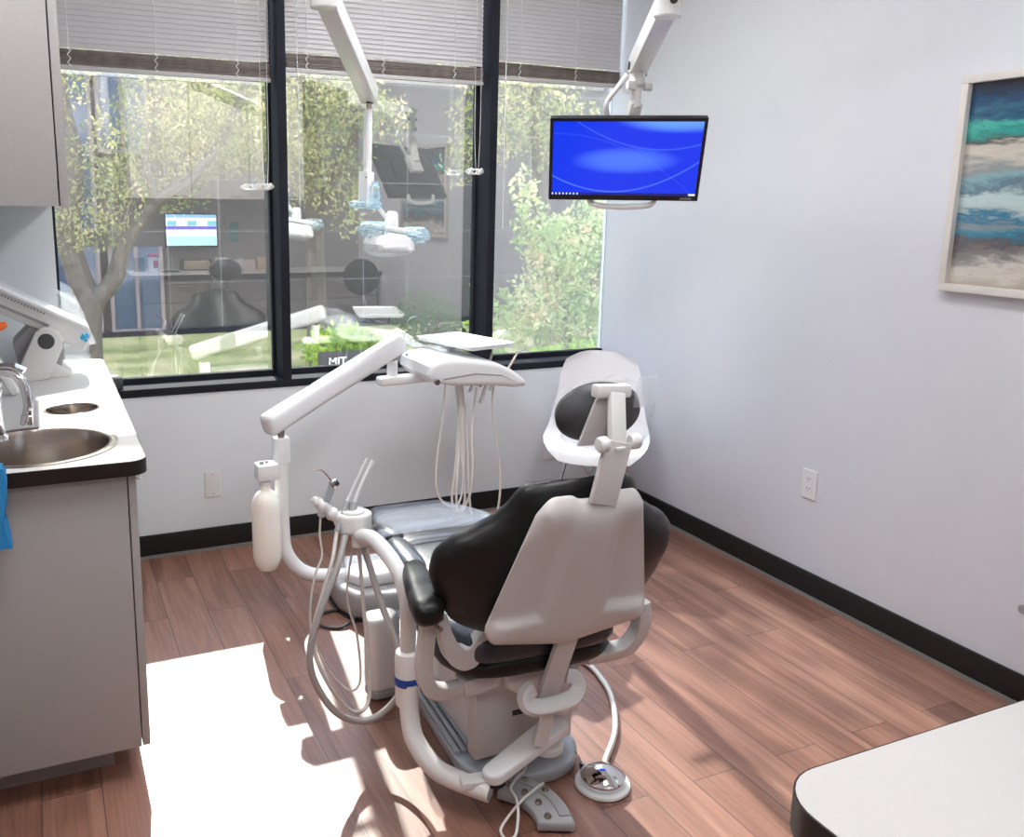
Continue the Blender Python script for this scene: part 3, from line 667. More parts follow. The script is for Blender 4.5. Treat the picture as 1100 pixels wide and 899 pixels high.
# backrest
BO = Vector((-1.577,-2.072,.458)); BX = Vector((1,-.04,0)).normalized(); BV = Vector((0,-.27,.963)); BV = (BV-BX*BV.dot(BX)).normalized(); BN = BX.cross(BV)
def B(u, v, n=0): return BO + BX*u + BV*v + BN*n
def interp(tab, v):
    if v <= tab[0][0]: return tab[0][1]
    for (a, fa), (b, fb) in zip(tab, tab[1:]):
        if v <= b: t = (v-a)/(b-a); t = t*t*(3-2*t)*.5+t*.5; return fa+(fb-fa)*t
    return tab[-1][1]
hwp = [(0,.13),(.02,.21),(.06,.27),(.12,.305),(.18,.322),(.235,.318),(.275,.285),(.305,.235),(.335,.195),(.37,.165),(.405,.15),(.425,.125),(.437,.06)]
thp = [(0,.02),(.02,.06),(.06,.10),(.18,.125),(.28,.11),(.38,.085),(.425,.06),(.437,.02)]
def backpad():
    rings = []; N = 34
    for i in range(N+1):
        v = .437*(i/N); hw = interp(hwp, v); th = interp(thp, v); R = []
        for k in range(40):
            a = 2*pi*k/40; ca, sa = cos(a), sin(a); u = hw*abs(ca)**.7*(1 if ca >= 0 else -1); w = th/2*abs(sa)**.75*(1 if sa >= 0 else -1)
            if sa > .2: pass
            # rear stays near the shell, front is hollowed, wings reach forward
            n = -.062 - w*1.0 - .45*u*u
            if sa > 0: n += .028*math.exp(-(u/.09)**2)
            R.append(B(u, v, n))
        rings.append(R)
    return subsurf(loft(rings), 1)
obj('backrest_pad', backpad(), M_black, CH, smooth=60)
# moulded rear shell with the raised spine
def shell():
    t = bmesh.new(); NU, NV = 64, 64; G = {}; Gb = {}
    for j in range(NV+1):
        for i in range(NU+1):
            s = -1+2*i/NU; q = j/NV; s = math.copysign(abs(s)**.8, s); q = .5+.5*math.copysign(abs(2*q-1)**.8, 2*q-1)
            vb = .042*abs(s)**1.2 + .05*max(0,(abs(s)-.86)/.14)**2; vt = .428 - .042*max(0,(abs(s)-.74)/.26)**2.6
            # dip in the middle of the top edge
            vt -= .013*(1/(1+math.exp((abs(s)-.36)*24)))
            v = vb+(vt-vb)*q; hw = .218 if v < .075 else .218-(v-.075)*.262
            hw -= .035*max(0,(.06-v)/.06)**2
            u = s*hw
            e = max(abs(s), abs(2*q-1)); n = .030*(1-e**9)
            # raised frame: spine narrowing upward plus bottom band
            d1 = abs(u)-(.085-.09*max(0, v-.12)); d2 = (.125-.02*(abs(u)/.2)) - v
            m_ = min(1/(1+math.exp(-(d1)/.0045)), 1/(1+math.exp((d2)/.0045)))
            n -= .020*m_*max(0,1-e**14)*(1/(1+math.exp((v-.33)/.022)))
            G[i,j] = t.verts.new(B(u, v, n)); Gb[i,j] = t.verts.new(B(u, v, min(n, 0)-.004-.012*(1-e**6)))
    for j in range(NV):
        for i in range(NU):
            t.faces.new((G[i,j],G[i+1,j],G[i+1,j+1],G[i,j+1])); t.faces.new((Gb[i,j],Gb[i,j+1],Gb[i+1,j+1],Gb[i+1,j]))
    for i in range(NU):
        t.faces.new((G[i,0],Gb[i,0],Gb[i+1,0],G[i+1,0])); t.faces.new((G[i,NV],G[i+1,NV],Gb[i+1,NV],Gb[i,NV]))
    for j in range(NV):
        t.faces.new((G[0,j],G[0,j+1],Gb[0,j+1],Gb[0,j])); t.faces.new((G[NU,j],Gb[NU,j],Gb[NU,j+1],G[NU,j+1]))
    return t
obj('backrest_shell', shell(), M_grey, CH, smooth=60, label='pale grey moulded back shell')
# headrest stalk, knobs, bracket, cushion
HS0, HS1 = Vector((-1.566,-2.195,.845)), Vector((-1.531,-2.195,.985))
obj('headrest_stalk', bar(HS0, HS1, .068, .014, .003, up=(0,1,0)), M_grey, CH)
hb = obj('headrest_bracket', join(bar((-1.531,-2.19,.975),(-1.516,-2.155,1.085), .040, .020, .005, up=(0,1,0)), bar((-1.568,-2.145,1.090),(-1.478,-2.150,1.086), .030, .030, .008)), M_white2, CH)
for s in (-1, 1): obj('knob', cyl((-1.531+s*.030,-2.195,.982),(-1.531+s*.054,-2.197,.982), .018, 20, .25), M_white2, hb)
obj('lock_button', box(-1.545,-1.518,-2.206,-2.196,.966,.974,.002), M_white, hb)
q = lathe([(0,-.032),(.07,-.030),(.100,-.018),(.112,0),(.104,.018),(.08,.030),(0,.036)], (0,0,0), 36); q.transform(basis((-1.512,-2.085,1.025), (1,-.04,0), Vector((.0,-.2,.98))*.66, (0,.98,.2)))
obj('headrest_cushion', q, M_black, CH)
q = prism([(-.065,-.062),(.045,-.062),(.045,.045),(-.02,.052),(-.03,.045)], -.004, .004, .001, Mx=basis((-1.522,-2.128,1.022), (1,-.04,0), (0,-.1,.99), (0,-.99,-.1)))
obj('headrest_plate', q, M_grey, CH)
rnd = random.Random(9)
def puff(c, rx, ry, rz, amp, seed, n=26, m=14, sq=.7):
    rr = random.Random(seed); rings = []
    for j in range(1, m):
        th = pi*j/m; R = []
        for k in range(n):
            a = 2*pi*k/n; f = 1+rr.uniform(-amp, amp)
            x = rx*abs(cos(a))**sq*(1 if cos(a) > 0 else -1)*sin(th)**.6; y = ry*sin(a)*sin(th)**.6; z = rz*cos(th)
            R.append((c[0]+x*f, c[1]+y*f, c[2]+z*f))
        rings.append(R)
    return loft(rings)
obj('headrest_film', puff((-1.508,-2.105,1.025), .126, .062, .082, .07, 5), M_hfilm, CH, smooth=12, label='crinkled clear film over the headrest')
q = loft([[(-1.418+.0*k, -2.12, 0) for k in range(1)]]*2, cap=False) if False else box(-1.425,-1.372,-2.118,-2.112,1.035,1.105,.002)
for v in q.verts: v.co.x += (1.105-v.co.z)*-.25
obj('headrest_film_flap', q, M_clearfilm, CH)
# armrest on the left, folded frames both sides
q = [(-.030, 0)]
AX = -1.887
lst = [(-2.048,.006,.02),(-2.043,.034,.052),(-2.015,.042,.066),(-1.955,.041,.062),(-1.938,.037,.056),(-1.921,.040,.06),(-1.87,.036,.056),(-1.81,.031,.050),(-1.782,.022,.035),(-1.778,.006,.01)]
rings = []
for y, hw, th in lst:
    zc = .578 + (.008 if y > -1.93 else 0) - max(0, -2.02-y)*.22
    rings.append([(AX+p[0]+(y+1.95)*.22, y, p[1]) for p in se(hw, th, 0, zc, n=24, ex=.6, ez=.8)])
obj('armrest_pad', subsurf(loft(rings), 1), M_black, CH, smooth=50)
fr = obj('arm_frame', tube([(-1.876,-1.96,.54),(-1.884,-1.96,.46),(-1.886,-1.955,.385),(-1.860,-1.945,.332),(-1.81,-1.94,.315),(-1.75,-1.935,.316)], .02, 12, 8, flat=(.040,.032,(0,1,0))), M_grey, CH)
obj('arm_frame', tube([(-1.318,-2.03,.50),(-1.312,-2.03,.455),(-1.316,-2.02,.41),(-1.342,-2.01,.372),(-1.38,-1.995,.358),(-1.44,-1.98,.352)], .02, 12, 8, flat=(.040,.040,(0,1,0))), M_grey, CH)
obj('cross_beam', bar((-1.78,-1.935,.315),(-1.62,-1.925,.335), .05, .045, .004), M_grey, CH); obj('cross_beam', bar((-1.50,-1.95,.345),(-1.39,-1.975,.357), .05, .042, .004), M_grey, CH)
# scalloped seat bracket
sc_ = [(-1.872,.545),(-1.858,.47),(-1.84,.425),(-1.805,.398),(-1.770,.402),(-1.748,.425),(-1.725,.452),(-1.69,.462),(-1.64,.462),(-1.64,.492),(-1.70,.498),(-1.735,.498),(-1.762,.475),(-1.788,.452),(-1.812,.462),(-1.832,.50),(-1.848,.548)]
sc_ = [(v.x, v.z) for v in spline([(x,0,z) for x, z in sc_[:9]], 4)] + [(v.x, v.z) for v in spline([(x,0,z) for x, z in sc_[9:]], 4)]
obj('seat_bracket', prism(sc_, -.02, .02, .004, Mx=basis((0,-1.985,0), (1,0,0), (0,0,1), (0,-1,0))), M_grey, CH)
obj('hinge_bolt', join(cyl((-1.868,-2.012,.548),(-1.868,-1.98,.548), .008, 12), cyl((-1.868,-2.012,.52),(-1.868,-1.98,.52), .006, 12)), M_steel, CH)
obj('seat_pan', join(box(-.20,.20,-.39,.06,.335,.392,.02)), M_blackp, CH, local=True)
lpad([(-.525,.10,.39,.02),(-.515,.225,.375,.07),(-.3,.245,.375,.10),(.0,.22,.395,.08),(.04,.1,.41,.02)], M_black, 'seat_underside', CH, ex=.5)
# back link plate, handle, lift body
obj('back_link', bar((-1.555,-2.065,.470),(-1.580,-2.015,.275), .056, .016, .003, up=(0,1,0)), M_grey, CH)
q = tube([(-1.622,-2.02,.322),(-1.643,-2.025,.310),(-1.643,-2.035,.290),(-1.615,-2.043,.280),(-1.565,-2.045,.280),(-1.520,-2.043,.286),(-1.498,-2.033,.306),(-1.503,-2.023,.328),(-1.522,-2.015,.334)], .0, 14, 6, flat=(.040,.026,(0,1,0)))
obj('tow_handle', q, M_white, CH)
obj('lift_housing', join(
    box(-1.708,-1.412,-1.885,-1.835,.058,.262,.010),
    box(-1.600,-1.430,-1.85,-1.50,.058,.30,.010),
    box(-1.722,-1.632,-1.895,-1.82,.250,.345,.006),
    box(-1.440,-1.385,-1.87,-1.70,.12,.345,.008)), M_grey, CH)
q = prism([(-1.665,.30),(-1.58,.245),(-1.50,.24),(-1.515,.30),(-1.575,.372),(-1.605,.392),(-1.655,.396),(-1.678,.375)], -.05, .04, .012, Mx=basis((0,-1.93,0), (1,0,0), (0,0,1), (0,-1,0)))
obj('lift_arm_cover', q, M_grey, CH)
obj('housing_slots', box(-1.600,-1.562,-1.887,-1.884,.165,.180), M_lamdark, CH)
pr = []
for k in range(15):
    a = pi*k/14; pr.append((-1.65+.19*cos(a), .045+.215*sin(a)**.8))
q = prism(pr, .02, .09, .016, Mx=basis((-1.70,0,0), (0,1,0), (0,0,1), (1,0,0)))
obj('side_fairing', q, M_white, CH)
# floor plate with ridged runner
pl = rrect(-.155,.195,-.470,.74,.14,8)
q = prism([(x, max(y,-.47)-.0) if False else (x, y) for x, y in pl], .001, .040, .012); q.transform(Matrix.Translation((.0,0,0)))
obj('base_plate', q, M_blueg, CH, local=True, smooth=30)
q = bmesh.new()
for k in range(4): q = bar((-.148+k*.020,-.33,.048),(-.148+k*.020,.55,.048), .014, .012, .003, b=q)
obj('runner_ridges', q, M_blueg, CH, local=True)
obj('column_base', join(box(-.09,.12,-.30,.20,.030,.10,.02), box(-.07,.10,-.25,.1,.09,.34,.02)), M_dark, CH, local=True)
# junction box under the toe end
jb = obj('junction_box', prism([(-1.735,-.80),(-1.70,-.90),(-1.40,-.985),(-1.33,-.90),(-1.38,-.62),(-1.66,-.58),(-1.73,-.66)], .006, .105, .018), mat('warm_grey_plastic', (.42,.40,.40), .4), CH)
obj('gasket', prism([(-1.739,-.80),(-1.703,-.905),(-1.40,-.99),(-1.325,-.90),(-1.375,-.615),(-1.66,-.575),(-1.735,-.66)], 0, .010, 0), M_blackp, jb)
obj('cover_dome', prism([(-1.70,-.79),(-1.66,-.86),(-1.52,-.86),(-1.47,-.76),(-1.52,-.65),(-1.66,-.63)], .10, .150, .02), M_white, jb)
q = tube([(-1.70,-.90,.02),(-1.77,-.93,.006),(-1.83,-.88,.006),(-1.80,-.80,.006),(-1.71,-.79,.006)], .006, 8); obj('floor_cable', q, M_dark, jb)
# canister next to the sleeve
q = lathe([(0,0),(.048,0),(.055,.006),(.055,.022)], (0,0,0), 4)
obj('canister', prism(rrect(-1.835,-1.735,-1.44,-1.35,.03), .035, .270, .014), M_white, CH, label='white rounded canister')
obj('canister_foot', prism(rrect(-1.833,-1.737,-1.438,-1.352,.028), .012, .037, .004), M_greyd, CH)
obj('canister_bracket', bar((-1.79,-1.395,.02),(-1.70,-1.36,.02), .03, .012), M_greyd, CH)
obj('canister_badge', box(-1.775,-1.768,-1.4425,-1.4395,.225,.25,.001), M_blackp, CH)
# link arm from the lift to the suction tube
lk = obj('link_arm', prism([(math.cos(a)*.030, math.sin(a)*.030) for a in [pi/2+pi*k/10 for k in range(11)]]+[(.23+math.cos(a)*.036, math.sin(a)*.036) for a in [-pi/2+pi*k/10 for k in range(11)]], 0, .028, .006, Mx=Matrix.Translation((-1.728,-2.035,.112)) @ Matrix.Rotation(radians(20), 4, 'Z') @ Matrix.Rotation(radians(-7), 4, 'Y')), M_white, CH)
obj('pivot_cap', cyl((-1.728,-2.035,.10),(-1.728,-2.035,.111), .028, 24), M_black, lk)
obj('elbow_disc', lathe([(0,0),(.038,0),(.042,.005),(.042,.018),(.036,.024),(0,.024)], (-1.535,-1.96,.095), 30), M_white2, lk)
obj('drop_lever', bar((-1.578,-2.03,.262),(-1.600,-2.03,.165), .036, .014, .004, up=(0,1,0)), M_white2, lk)

# ================================================================== SUCTION ARM (assistant's instruments)
SA = thing('assistant_arm', 'curved white post with blue band holding suction handpieces, left of chair', 'instrument arm', (-1.86,-1.9,.08))
obj('lower_tube', tube([(-1.873,-1.83,.29),(-1.875,-1.84,.215),(-1.872,-1.87,.155),(-1.845,-1.93,.108),(-1.80,-1.985,.092),(-1.745,-2.045,.085)], .025, 20, 8), M_white2, SA)
obj('tube_socket', cyl((-1.7452,-2.0448,.085),(-1.7435,-2.0468,.0848), .019, 18), M_greyd, SA)
obj('bracket', prism([(-.055,-.018),(.03,-.022),(.045,0),(.03,.022),(-.055,.018)], 0, .022, .004, Mx=Matrix.Translation((-1.755,-2.020,.094)) @ Matrix.Rotation(radians(-10), 4, 'Z')), M_white2, SA)
obj('sleeve', lathe([(0,0),(.026,0),(.030,.004),(.0315,.055),(.0325,.062),(.0325,.085),(.0320,.09),(.033,.13),(.0305,.148),(.020,.156),(0,.157)], (-1.873,-1.82,.225), 28), M_white2, SA)
obj('blue_band', lathe([(.0333,.062),(.0338,.063),(.0338,.083),(.0333,.084)], (-1.873,-1.82,.225), 28), M_blue, SA, label='bright blue band')
obj('upper_tube', tube([(-1.873,-1.82,.37),(-1.878,-1.835,.45),(-1.885,-1.845,.518),(-1.893,-1.82,.580),(-1.903,-1.76,.614),(-1.915,-1.68,.630),(-1.925,-1.61,.615)], .0205, 20, 8), M_white2, SA)
hd = obj('holder_head', prism([(-1.930+.048*cos(a), -1.572+.042*sin(a)) for a in [2*pi*k/36 for k in range(36)]], .600, .652, .008), M_white2, SA)
obj('neck', cyl((-1.925,-1.60,.565),(-1.925,-1.598,.605), .021, 20), M_white2, SA)
obj('cap_ring', lathe([(0,0),(.030,0),(.032,.003),(.030,.007),(.026,.008),(.024,.006),(0,.006)], (-1.932,-1.570,.652), 30), M_white, hd)
hb_ = obj('holder_bar', tube([(-1.960,-1.57,.620),(-1.985,-1.565,.648),(-2.008,-1.56,.672),(-2.030,-1.555,.690)], .014, 14), M_white2, SA)
for p, r in (((-1.968,-1.568,.630),.018),((-1.990,-1.564,.653),.0185),((-2.013,-1.559,.676),.0185),((-2.034,-1.554,.693),.010)):
    obj('socket', lathe([(0,-r*.8),(r*.7,-r*.7),(r,-r*.25),(r,r*.25),(r*.7,r*.7),(0,r*.8)], p, 20, (-.7,.15,.7)), M_white2, hb_)
# handpieces in the holder with their hoses
def handpiece(name, label, p0, p1, r, tip, m, hose, hr, hm, extra=None):
    h = obj(name, cyl(p0, p1, r, 16, .2), m, SA, label=label)
    if tip is not None: obj('tip', tube(tip, tip_r, 10), M_white, h)
    obj('hose', tube(hose, hr, 10, 8), hm, h); return h
tip_r = .0042
tip_r = .0042
handpiece('saliva_ejector', None, (-1.985,-1.590,.610), (-1.944,-1.555,.678), .008, [(-1.946,-1.556,.676),(-1.915,-1.552,.735),(-1.884,-1.550,.792)], M_greyd,
    [(-1.985,-1.590,.610),(-2.012,-1.635,.550),(-2.045,-1.655,.47),(-2.075,-1.66,.36),(-2.050,-1.66,.25),(-1.985,-1.66,.135),(-1.935,-1.645,.105),(-1.905,-1.62,.135),(-1.903,-1.60,.25),(-1.912,-1.59,.40),(-1.922,-1.58,.58)], .0055, M_hose)
tip_r = .0058
handpiece('suction_handpiece', None, (-1.965,-1.600,.600), (-1.924,-1.555,.672), .011, [(-1.926,-1.556,.670),(-1.898,-1.552,.728),(-1.868,-1.550,.784)], M_greyd,
    [(-1.965,-1.600,.600),(-2.000,-1.65,.545),(-2.050,-1.68,.46),(-2.088,-1.69,.36),(-2.085,-1.69,.265),(-2.03,-1.69,.155),(-1.955,-1.69,.105),(-1.89,-1.70,.125),(-1.848,-1.72,.20),(-1.852,-1.70,.30),(-1.885,-1.66,.42),(-1.918,-1.60,.58)], .0092, M_hosed)
h = obj('air_water_syringe', bar((-2.022,-1.565,.648),(-1.985,-1.56,.735), .020, .016, .006, up=(0,1,0)), M_blueg, SA)
obj('syringe_head', bar((-1.992,-1.56,.728),(-1.972,-1.56,.742), .020, .020, .005), M_chrome, h)
obj('syringe_tip', tube([(-1.986,-1.56,.738),(-2.005,-1.558,.765),(-2.018,-1.556,.775),(-2.036,-1.555,.776)], .0018, 8), M_steel, h)
obj('hose', tube([(-2.022,-1.565,.648),(-2.026,-1.57,.60),(-2.024,-1.58,.545),(-2.045,-1.59,.50),(-2.062,-1.60,.43),(-2.06,-1.60,.34),(-2.02,-1.60,.23),(-1.96,-1.60,.15),(-1.925,-1.60,.17),(-1.93,-1.59,.30),(-1.955,-1.58,.42),(-1.93,-1.575,.59)], .0032, 8), M_hose, h)

for ch in bpy.data.objects:
    if ch.parent == SA and ch.name.split('.')[0] in ('holder_head','neck','holder_bar','saliva_ejector','suction_handpiece','air_water_syringe'): ch.location.z += .018

# ================================================================== DELIVERY UNIT
DU = thing('delivery_unit', 'white dental delivery unit with long arm, tray and hanging hoses by window', 'delivery unit', (-1.905,-.675,.1))
obj('post', tube([(-1.905,-.675,.64),(-1.905,-.675,.45),(-1.905,-.675,.30),(-1.895,-.677,.215),(-1.855,-.685,.150),(-1.795,-.70,.118),(-1.70,-.725,.112),(-1.62,-.745,.11)], .026, 20, 8), M_white, DU)
obj('post_collar', box(-1.933,-1.877,-.703,-.647,.56,.655,.008), M_white, DU)
obj('arm_pin', cyl((-1.905,-.678,.65),(-1.905,-.678,.69), .013, 16), M_steel, DU)
obj('arm', bar((-1.965,-.700,.704),(-1.330,-.395,.932), .070, .082, .026, seg=4), M_white, DU)
obj('elbow_pin', cyl((-1.375,-.420,.86),(-1.375,-.420,.90), .012, 16), M_steel, DU)
obj('elbow_post', cyl((-1.378,-.420,.79),(-1.378,-.420,.862), .022, 20, .2), M_white, DU)
obj('arm_joint_screw', cyl((-1.325,-.442,.885),(-1.325,-.447,.885), .005, 12), M_greyd, DU)
obj('swing_arm', bar((-1.445,-.435,.781),(-1.12,-.42,.786), .060, .036, .014, seg=4), M_white, DU)
obj('head_post', cyl((-1.255,-.428,.79),(-1.255,-.428,.835), .024, 20, .2), M_white, DU)
# control head: swept profile, rounded corners, drooping front lip
prof = [(-1.305,.826),(-1.298,.862),(-1.27,.882),(-1.20,.888),(-1.08,.878),(-1.00,.860),(-.93,.828),(-.875,.790),(-.858,.768),(-.872,.752),(-.92,.752),(-.98,.762),(-1.06,.770),(-1.18,.776),(-1.28,.795)]
hdm = obj('control_head', prism(prof, -.16, .16, .022, seg=4, Mx=basis((0,-.46,0), (1,0,0), (0,0,1), (0,-1,0))), M_white, DU)
obj('front_seam', prism([(-1.24,.812),(-1.10,.826),(-.985,.812),(-.91,.775),(-.90,.770),(-.98,.806),(-1.10,.820),(-1.24,.806)], -.0015, .0015, 0, Mx=basis((0,-.6205,0), (1,0,0), (0,0,1), (0,-1,0))), M_greyd, hdm)
obj('lock_knob', cyl((-1.27,-.62,.802),(-1.27,-.632,.802), .012, 16), M_steel, hdm)
obj('touch_pad', prism(rrect(-1.22,-1.06,-.58,-.34,.03), .888, .8905, 0, Mx=Matrix.Rotation(0,4,'X')), M_greyd, hdm) if False else None
# tray on a stand-off
TC = Vector((-1.045,-.40,.918))
q = prism(rrect(-.115,.115,-.185,.185,.02), -.006, .006, .003); rr = prism(rrect(-.119,.119,-.189,.189,.022), .004, .011, .002, [rrect(-.110,.110,-.180,.180,.018)[::-1]]); q = join(q, rr)
q.transform(Matrix.Translation(TC) @ Matrix.Rotation(radians(14), 4, 'Z')); obj('tray', q, M_white, DU)
obj('tray_stand', join(cyl((-1.10,-.36,.87),(-1.08,-.37,.912), .018, 16), bar((-1.13,-.36,.905),(-1.0,-.38,.908), .10, .010, .004)), M_white, DU)
# draped clear film beside the arm end
rg = []
for i in range(9):
    f = i/8; x = -1.34+.26*f; R = []
    for k in range(9): g = k/8; R.append((x, -.52+.30*g, .945-.055*f-.03*g+.008*sin(9*g+5*f)+.006*sin(17*f+3*g)))
    rg.append(R)
q = loft(rg, cap=False, closed=False); bmesh.ops.solidify(q, geom=q.faces[:], thickness=.0015)
obj('draped_film', q, M_clearfilm, DU, smooth=20, label='crinkled clear film draped over the unit')
# handpieces standing in the lip and hoses hanging below
hs = [(-1.03,-.47), (-.985,-.47), (-.935,-.47), (-.895,-.47)]
for i, (x, y) in enumerate(hs):
    if i in (1, 3):
        top = (x+.062, y, .865) if i == 3 else (x+.036,y,.875)
        h = obj('handpiece', tube([(x-.02,y,.735),(x,y,.77),top], .0, 10, 4, ends=(.008,.0055)), M_steel, DU)
        if i == 3: obj('head', tube([top,(x+.075,y,.873),(x+.105,y,.875)], .004, 8), M_chrome, h)
    else: obj('handpiece', tube([(x-.02,y,.715),(x,y,.77),(x+.01,y,.79)], .0, 10, 4, ends=(.007,.006)), M_white, DU)
obj('handpiece_end', cyl((-1.005,-.475,.665),(-.975,-.475,.745), .0085, 12), M_white, DU)
H = [[(-1.175,-.50,.775),(-1.19,-.50,.60),(-1.212,-.50,.42),(-1.205,-.50,.30),(-1.150,-.50,.238),(-1.10,-.50,.262),(-1.085,-.50,.42),(-1.098,-.50,.62),(-1.115,-.50,.76)],
     [(-1.115,-.47,.76),(-1.10,-.47,.60),(-1.11,-.47,.40),(-1.125,-.47,.26),(-1.10,-.46,.20),(-1.06,-.46,.24),(-1.075,-.46,.45),(-1.085,-.46,.76)],
     [(-1.07,-.45,.76),(-1.085,-.45,.62),(-1.115,-.45,.45),(-1.12,-.45,.30),(-1.08,-.44,.16),(-1.05,-.44,.25),(-1.06,-.44,.50),(-1.055,-.44,.76)],
     [(-1.02,-.47,.735),(-1.035,-.47,.55),(-1.028,-.47,.40),(-1.04,-.47,.27),(-1.085,-.47,.195),(-1.10,-.46,.26),(-1.09,-.46,.5),(-1.10,-.46,.765)],
     [(-.945,-.49,.755),(-.955,-.49,.66),(-.930,-.49,.50),(-.905,-.49,.34),(-.92,-.49,.17),(-.98,-.49,.10),(-1.04,-.48,.20),(-1.06,-.48,.5),(-1.09,-.48,.765)]]
for i, h in [(k, v) for k, v in enumerate(H) if k != 2]: obj('hose', tube(h, .0058 if i not in (0,4) else .0048, 8, 8), M_hosew, DU)
# water bottle on its bracket
bk = obj('bottle_bracket', box(-2.005,-1.925,-.735,-.665,.512,.572,.010), M_white, DU)
obj('cap', join(cyl((-1.985,-.71,.57),(-1.985,-.71,.582), .008, 12), cyl((-1.965,-.70,.57),(-1.965,-.70,.580), .006, 12)), M_greyd, bk)
bt = obj('water_bottle', lathe([(0,.0),(.020,.004),(.034,-.0),(.045,.020),(.051,.045),(.052,.08),(.0515,.12),(.052,.235),(.048,.262),(.036,.285),(.020,.298),(.0165,.312),(.0165,.345),(0,.346)], (-1.972,-.705,.175), 32), M_bottle, DU, label='milky white water bottle')
obj('bottle_neck_ring', lathe([(.017,0),(.0215,.002),(.0215,.016),(.017,.018)], (-1.972,-.705,.492), 24), M_white, bt)

# ================================================================== FOOT CONTROLS
FP = thing('foot_pedal', 'round chrome foot pedal with white rim and hose right of chair base', 'foot pedal', (-1.405,-2.025,0))
c0 = (-1.405,-2.028,0)
obj('rim', lathe([(0,0),(.070,0),(.073,.004),(.071,.010),(.060,.013),(0,.013)], c0, 40), M_white, FP)
obj('disc', lathe([(.0,.012),(.056,.012),(.059,.018),(.059,.030),(.053,.036),(.030,.047),(.010,.052),(0,.052)], c0, 40), M_chrome, FP)
obj('spring', join(box(-1.432,-1.420,-1.972,-1.958,.012,.030,.002), tube([(-1.425,-1.962,.028),(-1.432,-1.95,.045),(-1.435,-1.94,.05)], .0015, 6)), M_steel, FP)
hz = [(-1.372,-1.985,.018),(-1.339,-1.948,.010),(-1.239,-1.847,.010),(-1.148,-1.698,.010),(-1.111,-1.582,.010),(-1.108,-1.475,.010),(-1.20,-1.38,.010),(-1.38,-1.34,.012),(-1.46,-1.30,.03)]
obj('hose', tube(hz, .0085, 12), M_hosew, FP); obj('hose_stripe', tube([(x+.0045,y-.002,z+.0068) for x,y,z in hz], .0022, 6), M_greyd, FP)
# kidney shaped control with buttons
KP = thing('chair_control_pedal', 'grey curved foot control with round buttons behind the chair base', 'foot control', (-1.62,-2.03,0))
cx, cy = -1.76, -2.075
def arcpt(r, a): return (cx+r*cos(radians(a)), cy+r*sin(radians(a)))
import itertools
A0, A1 = -25, 54
outk = [arcpt(.205, A0+(A1-A0)*k/20) for k in range(21)] + [arcpt(.115, A1-(A1-A0)*k/20) for k in range(21)]
q = prism(outk, .004, .032, .008, seg=3); obj('body', q, M_greyd if False else mat('foot_control_grey', (.36,.36,.37), .45), KP)
q = prism([arcpt(.199, A0+7+(A1-A0-18)*k/20) for k in range(21)] + [arcpt(.170, A1-11-(A1-A0-18)*k/20) for k in range(21)], .032, .036, .002); obj('raised_band', q, MATS['foot_control_grey'], KP)
for r, a in ((.142,-18),(.140,4),(.140,24),(.185,14),(.183,34),(.148,46)):
    x, y = arcpt(r, a); obj('button', lathe([(0,0),(.009,0),(.0095,.004),(.007,.008),(0,.009)], (x,y,.033), 18), M_steel, KP)
obj('cable', tube([(-1.575,-1.90,.055),(-1.590,-1.945,.045),(-1.625,-1.965,.042),(-1.660,-1.995,.040),(-1.668,-2.04,.040),(-1.688,-2.085,.030),(-1.715,-2.12,.010),(-1.738,-2.115,.006),(-1.735,-2.085,.008),(-1.700,-2.062,.020),(-1.655,-2.045,.038),(-1.61,-2.025,.040),(-1.575,-2.012,.042)], .0035, 8), M_hosew, KP)

# ================================================================== MONITOR AND ARM
X = Vector((.849,-.529,0)).normalized(); Nn = Vector((-.467,-.748,-.472)).normalized(); V = Nn.cross(X)
if V.z < 0: V = -V
MC = Vector((-.664,-.941,1.651)); W, Hh = .554, .324
MO = thing('monitor', 'wide black monitor with bright blue desktop hanging from a white arm', 'monitor', tuple(MC))
XF[MO] = Matrix.Translation(MC)
Rm = Matrix((X, -Nn, V)).transposed().to_4x4()           # local x right, y away from viewer, z up
MO.rotation_euler = Rm.to_euler(); XF[MO] = Matrix.Translation(MC) @ Rm
obj('housing', join(box(-W/2,W/2,.002,.028,-Hh/2,Hh/2,.004), box(-W*.33,W*.33,.026,.052,-Hh*.3,Hh*.33,.012)), M_blackp, MO, local=True)
q = bmesh.new(); bz = .012
for a in ((-W/2,W/2,-Hh/2,-Hh/2+.020),(-W/2,W/2,Hh/2-bz,Hh/2),(-W/2,-W/2+bz,-Hh/2+.02,Hh/2-bz),(W/2-bz,W/2,-Hh/2+.02,Hh/2-bz)): q = box(a[0],a[1],-.002,.003,a[2],a[3],b=q)
obj('bezel', q, M_blackp, MO, local=True)
SM = m_screen('blue_desktop', 'wall', -W/2+bz, W/2-bz, -Hh/2+.02, Hh/2-bz, 1.0)
obj('screen', box(-W/2+bz,W/2-bz,.0,.0022,-Hh/2+.02,Hh/2-bz), SM, MO, local=True)
q = textmesh('LENOVO', .0105, basis((W/2-.066,-.0022,-Hh/2+.006), (1,0,0), (0,0,1), (0,-1,0))); obj('logo', q, mat('silver_print', (.5,.5,.5), .5), MO, local=True)
obj('grab_handle', tube([(-.125,.03,-Hh/2+.01),(-.118,.02,-Hh/2-.018),(-.09,.012,-Hh/2-.030),(0,.008,-Hh/2-.034),(.09,.012,-Hh/2-.030),(.118,.02,-Hh/2-.018),(.125,.03,-Hh/2+.01)], .011, 12), M_white2, MO, local=True)
MA = thing('monitor_arm', 'jointed white ceiling arm carrying the blue screen monitor', 'monitor arm', (-1.0,-1.45,ZC))
J1 = Vector((-.640,-.952,1.972)); J2 = Vector((-.835,-1.365,2.105))
MOc = MC - Nn*.052
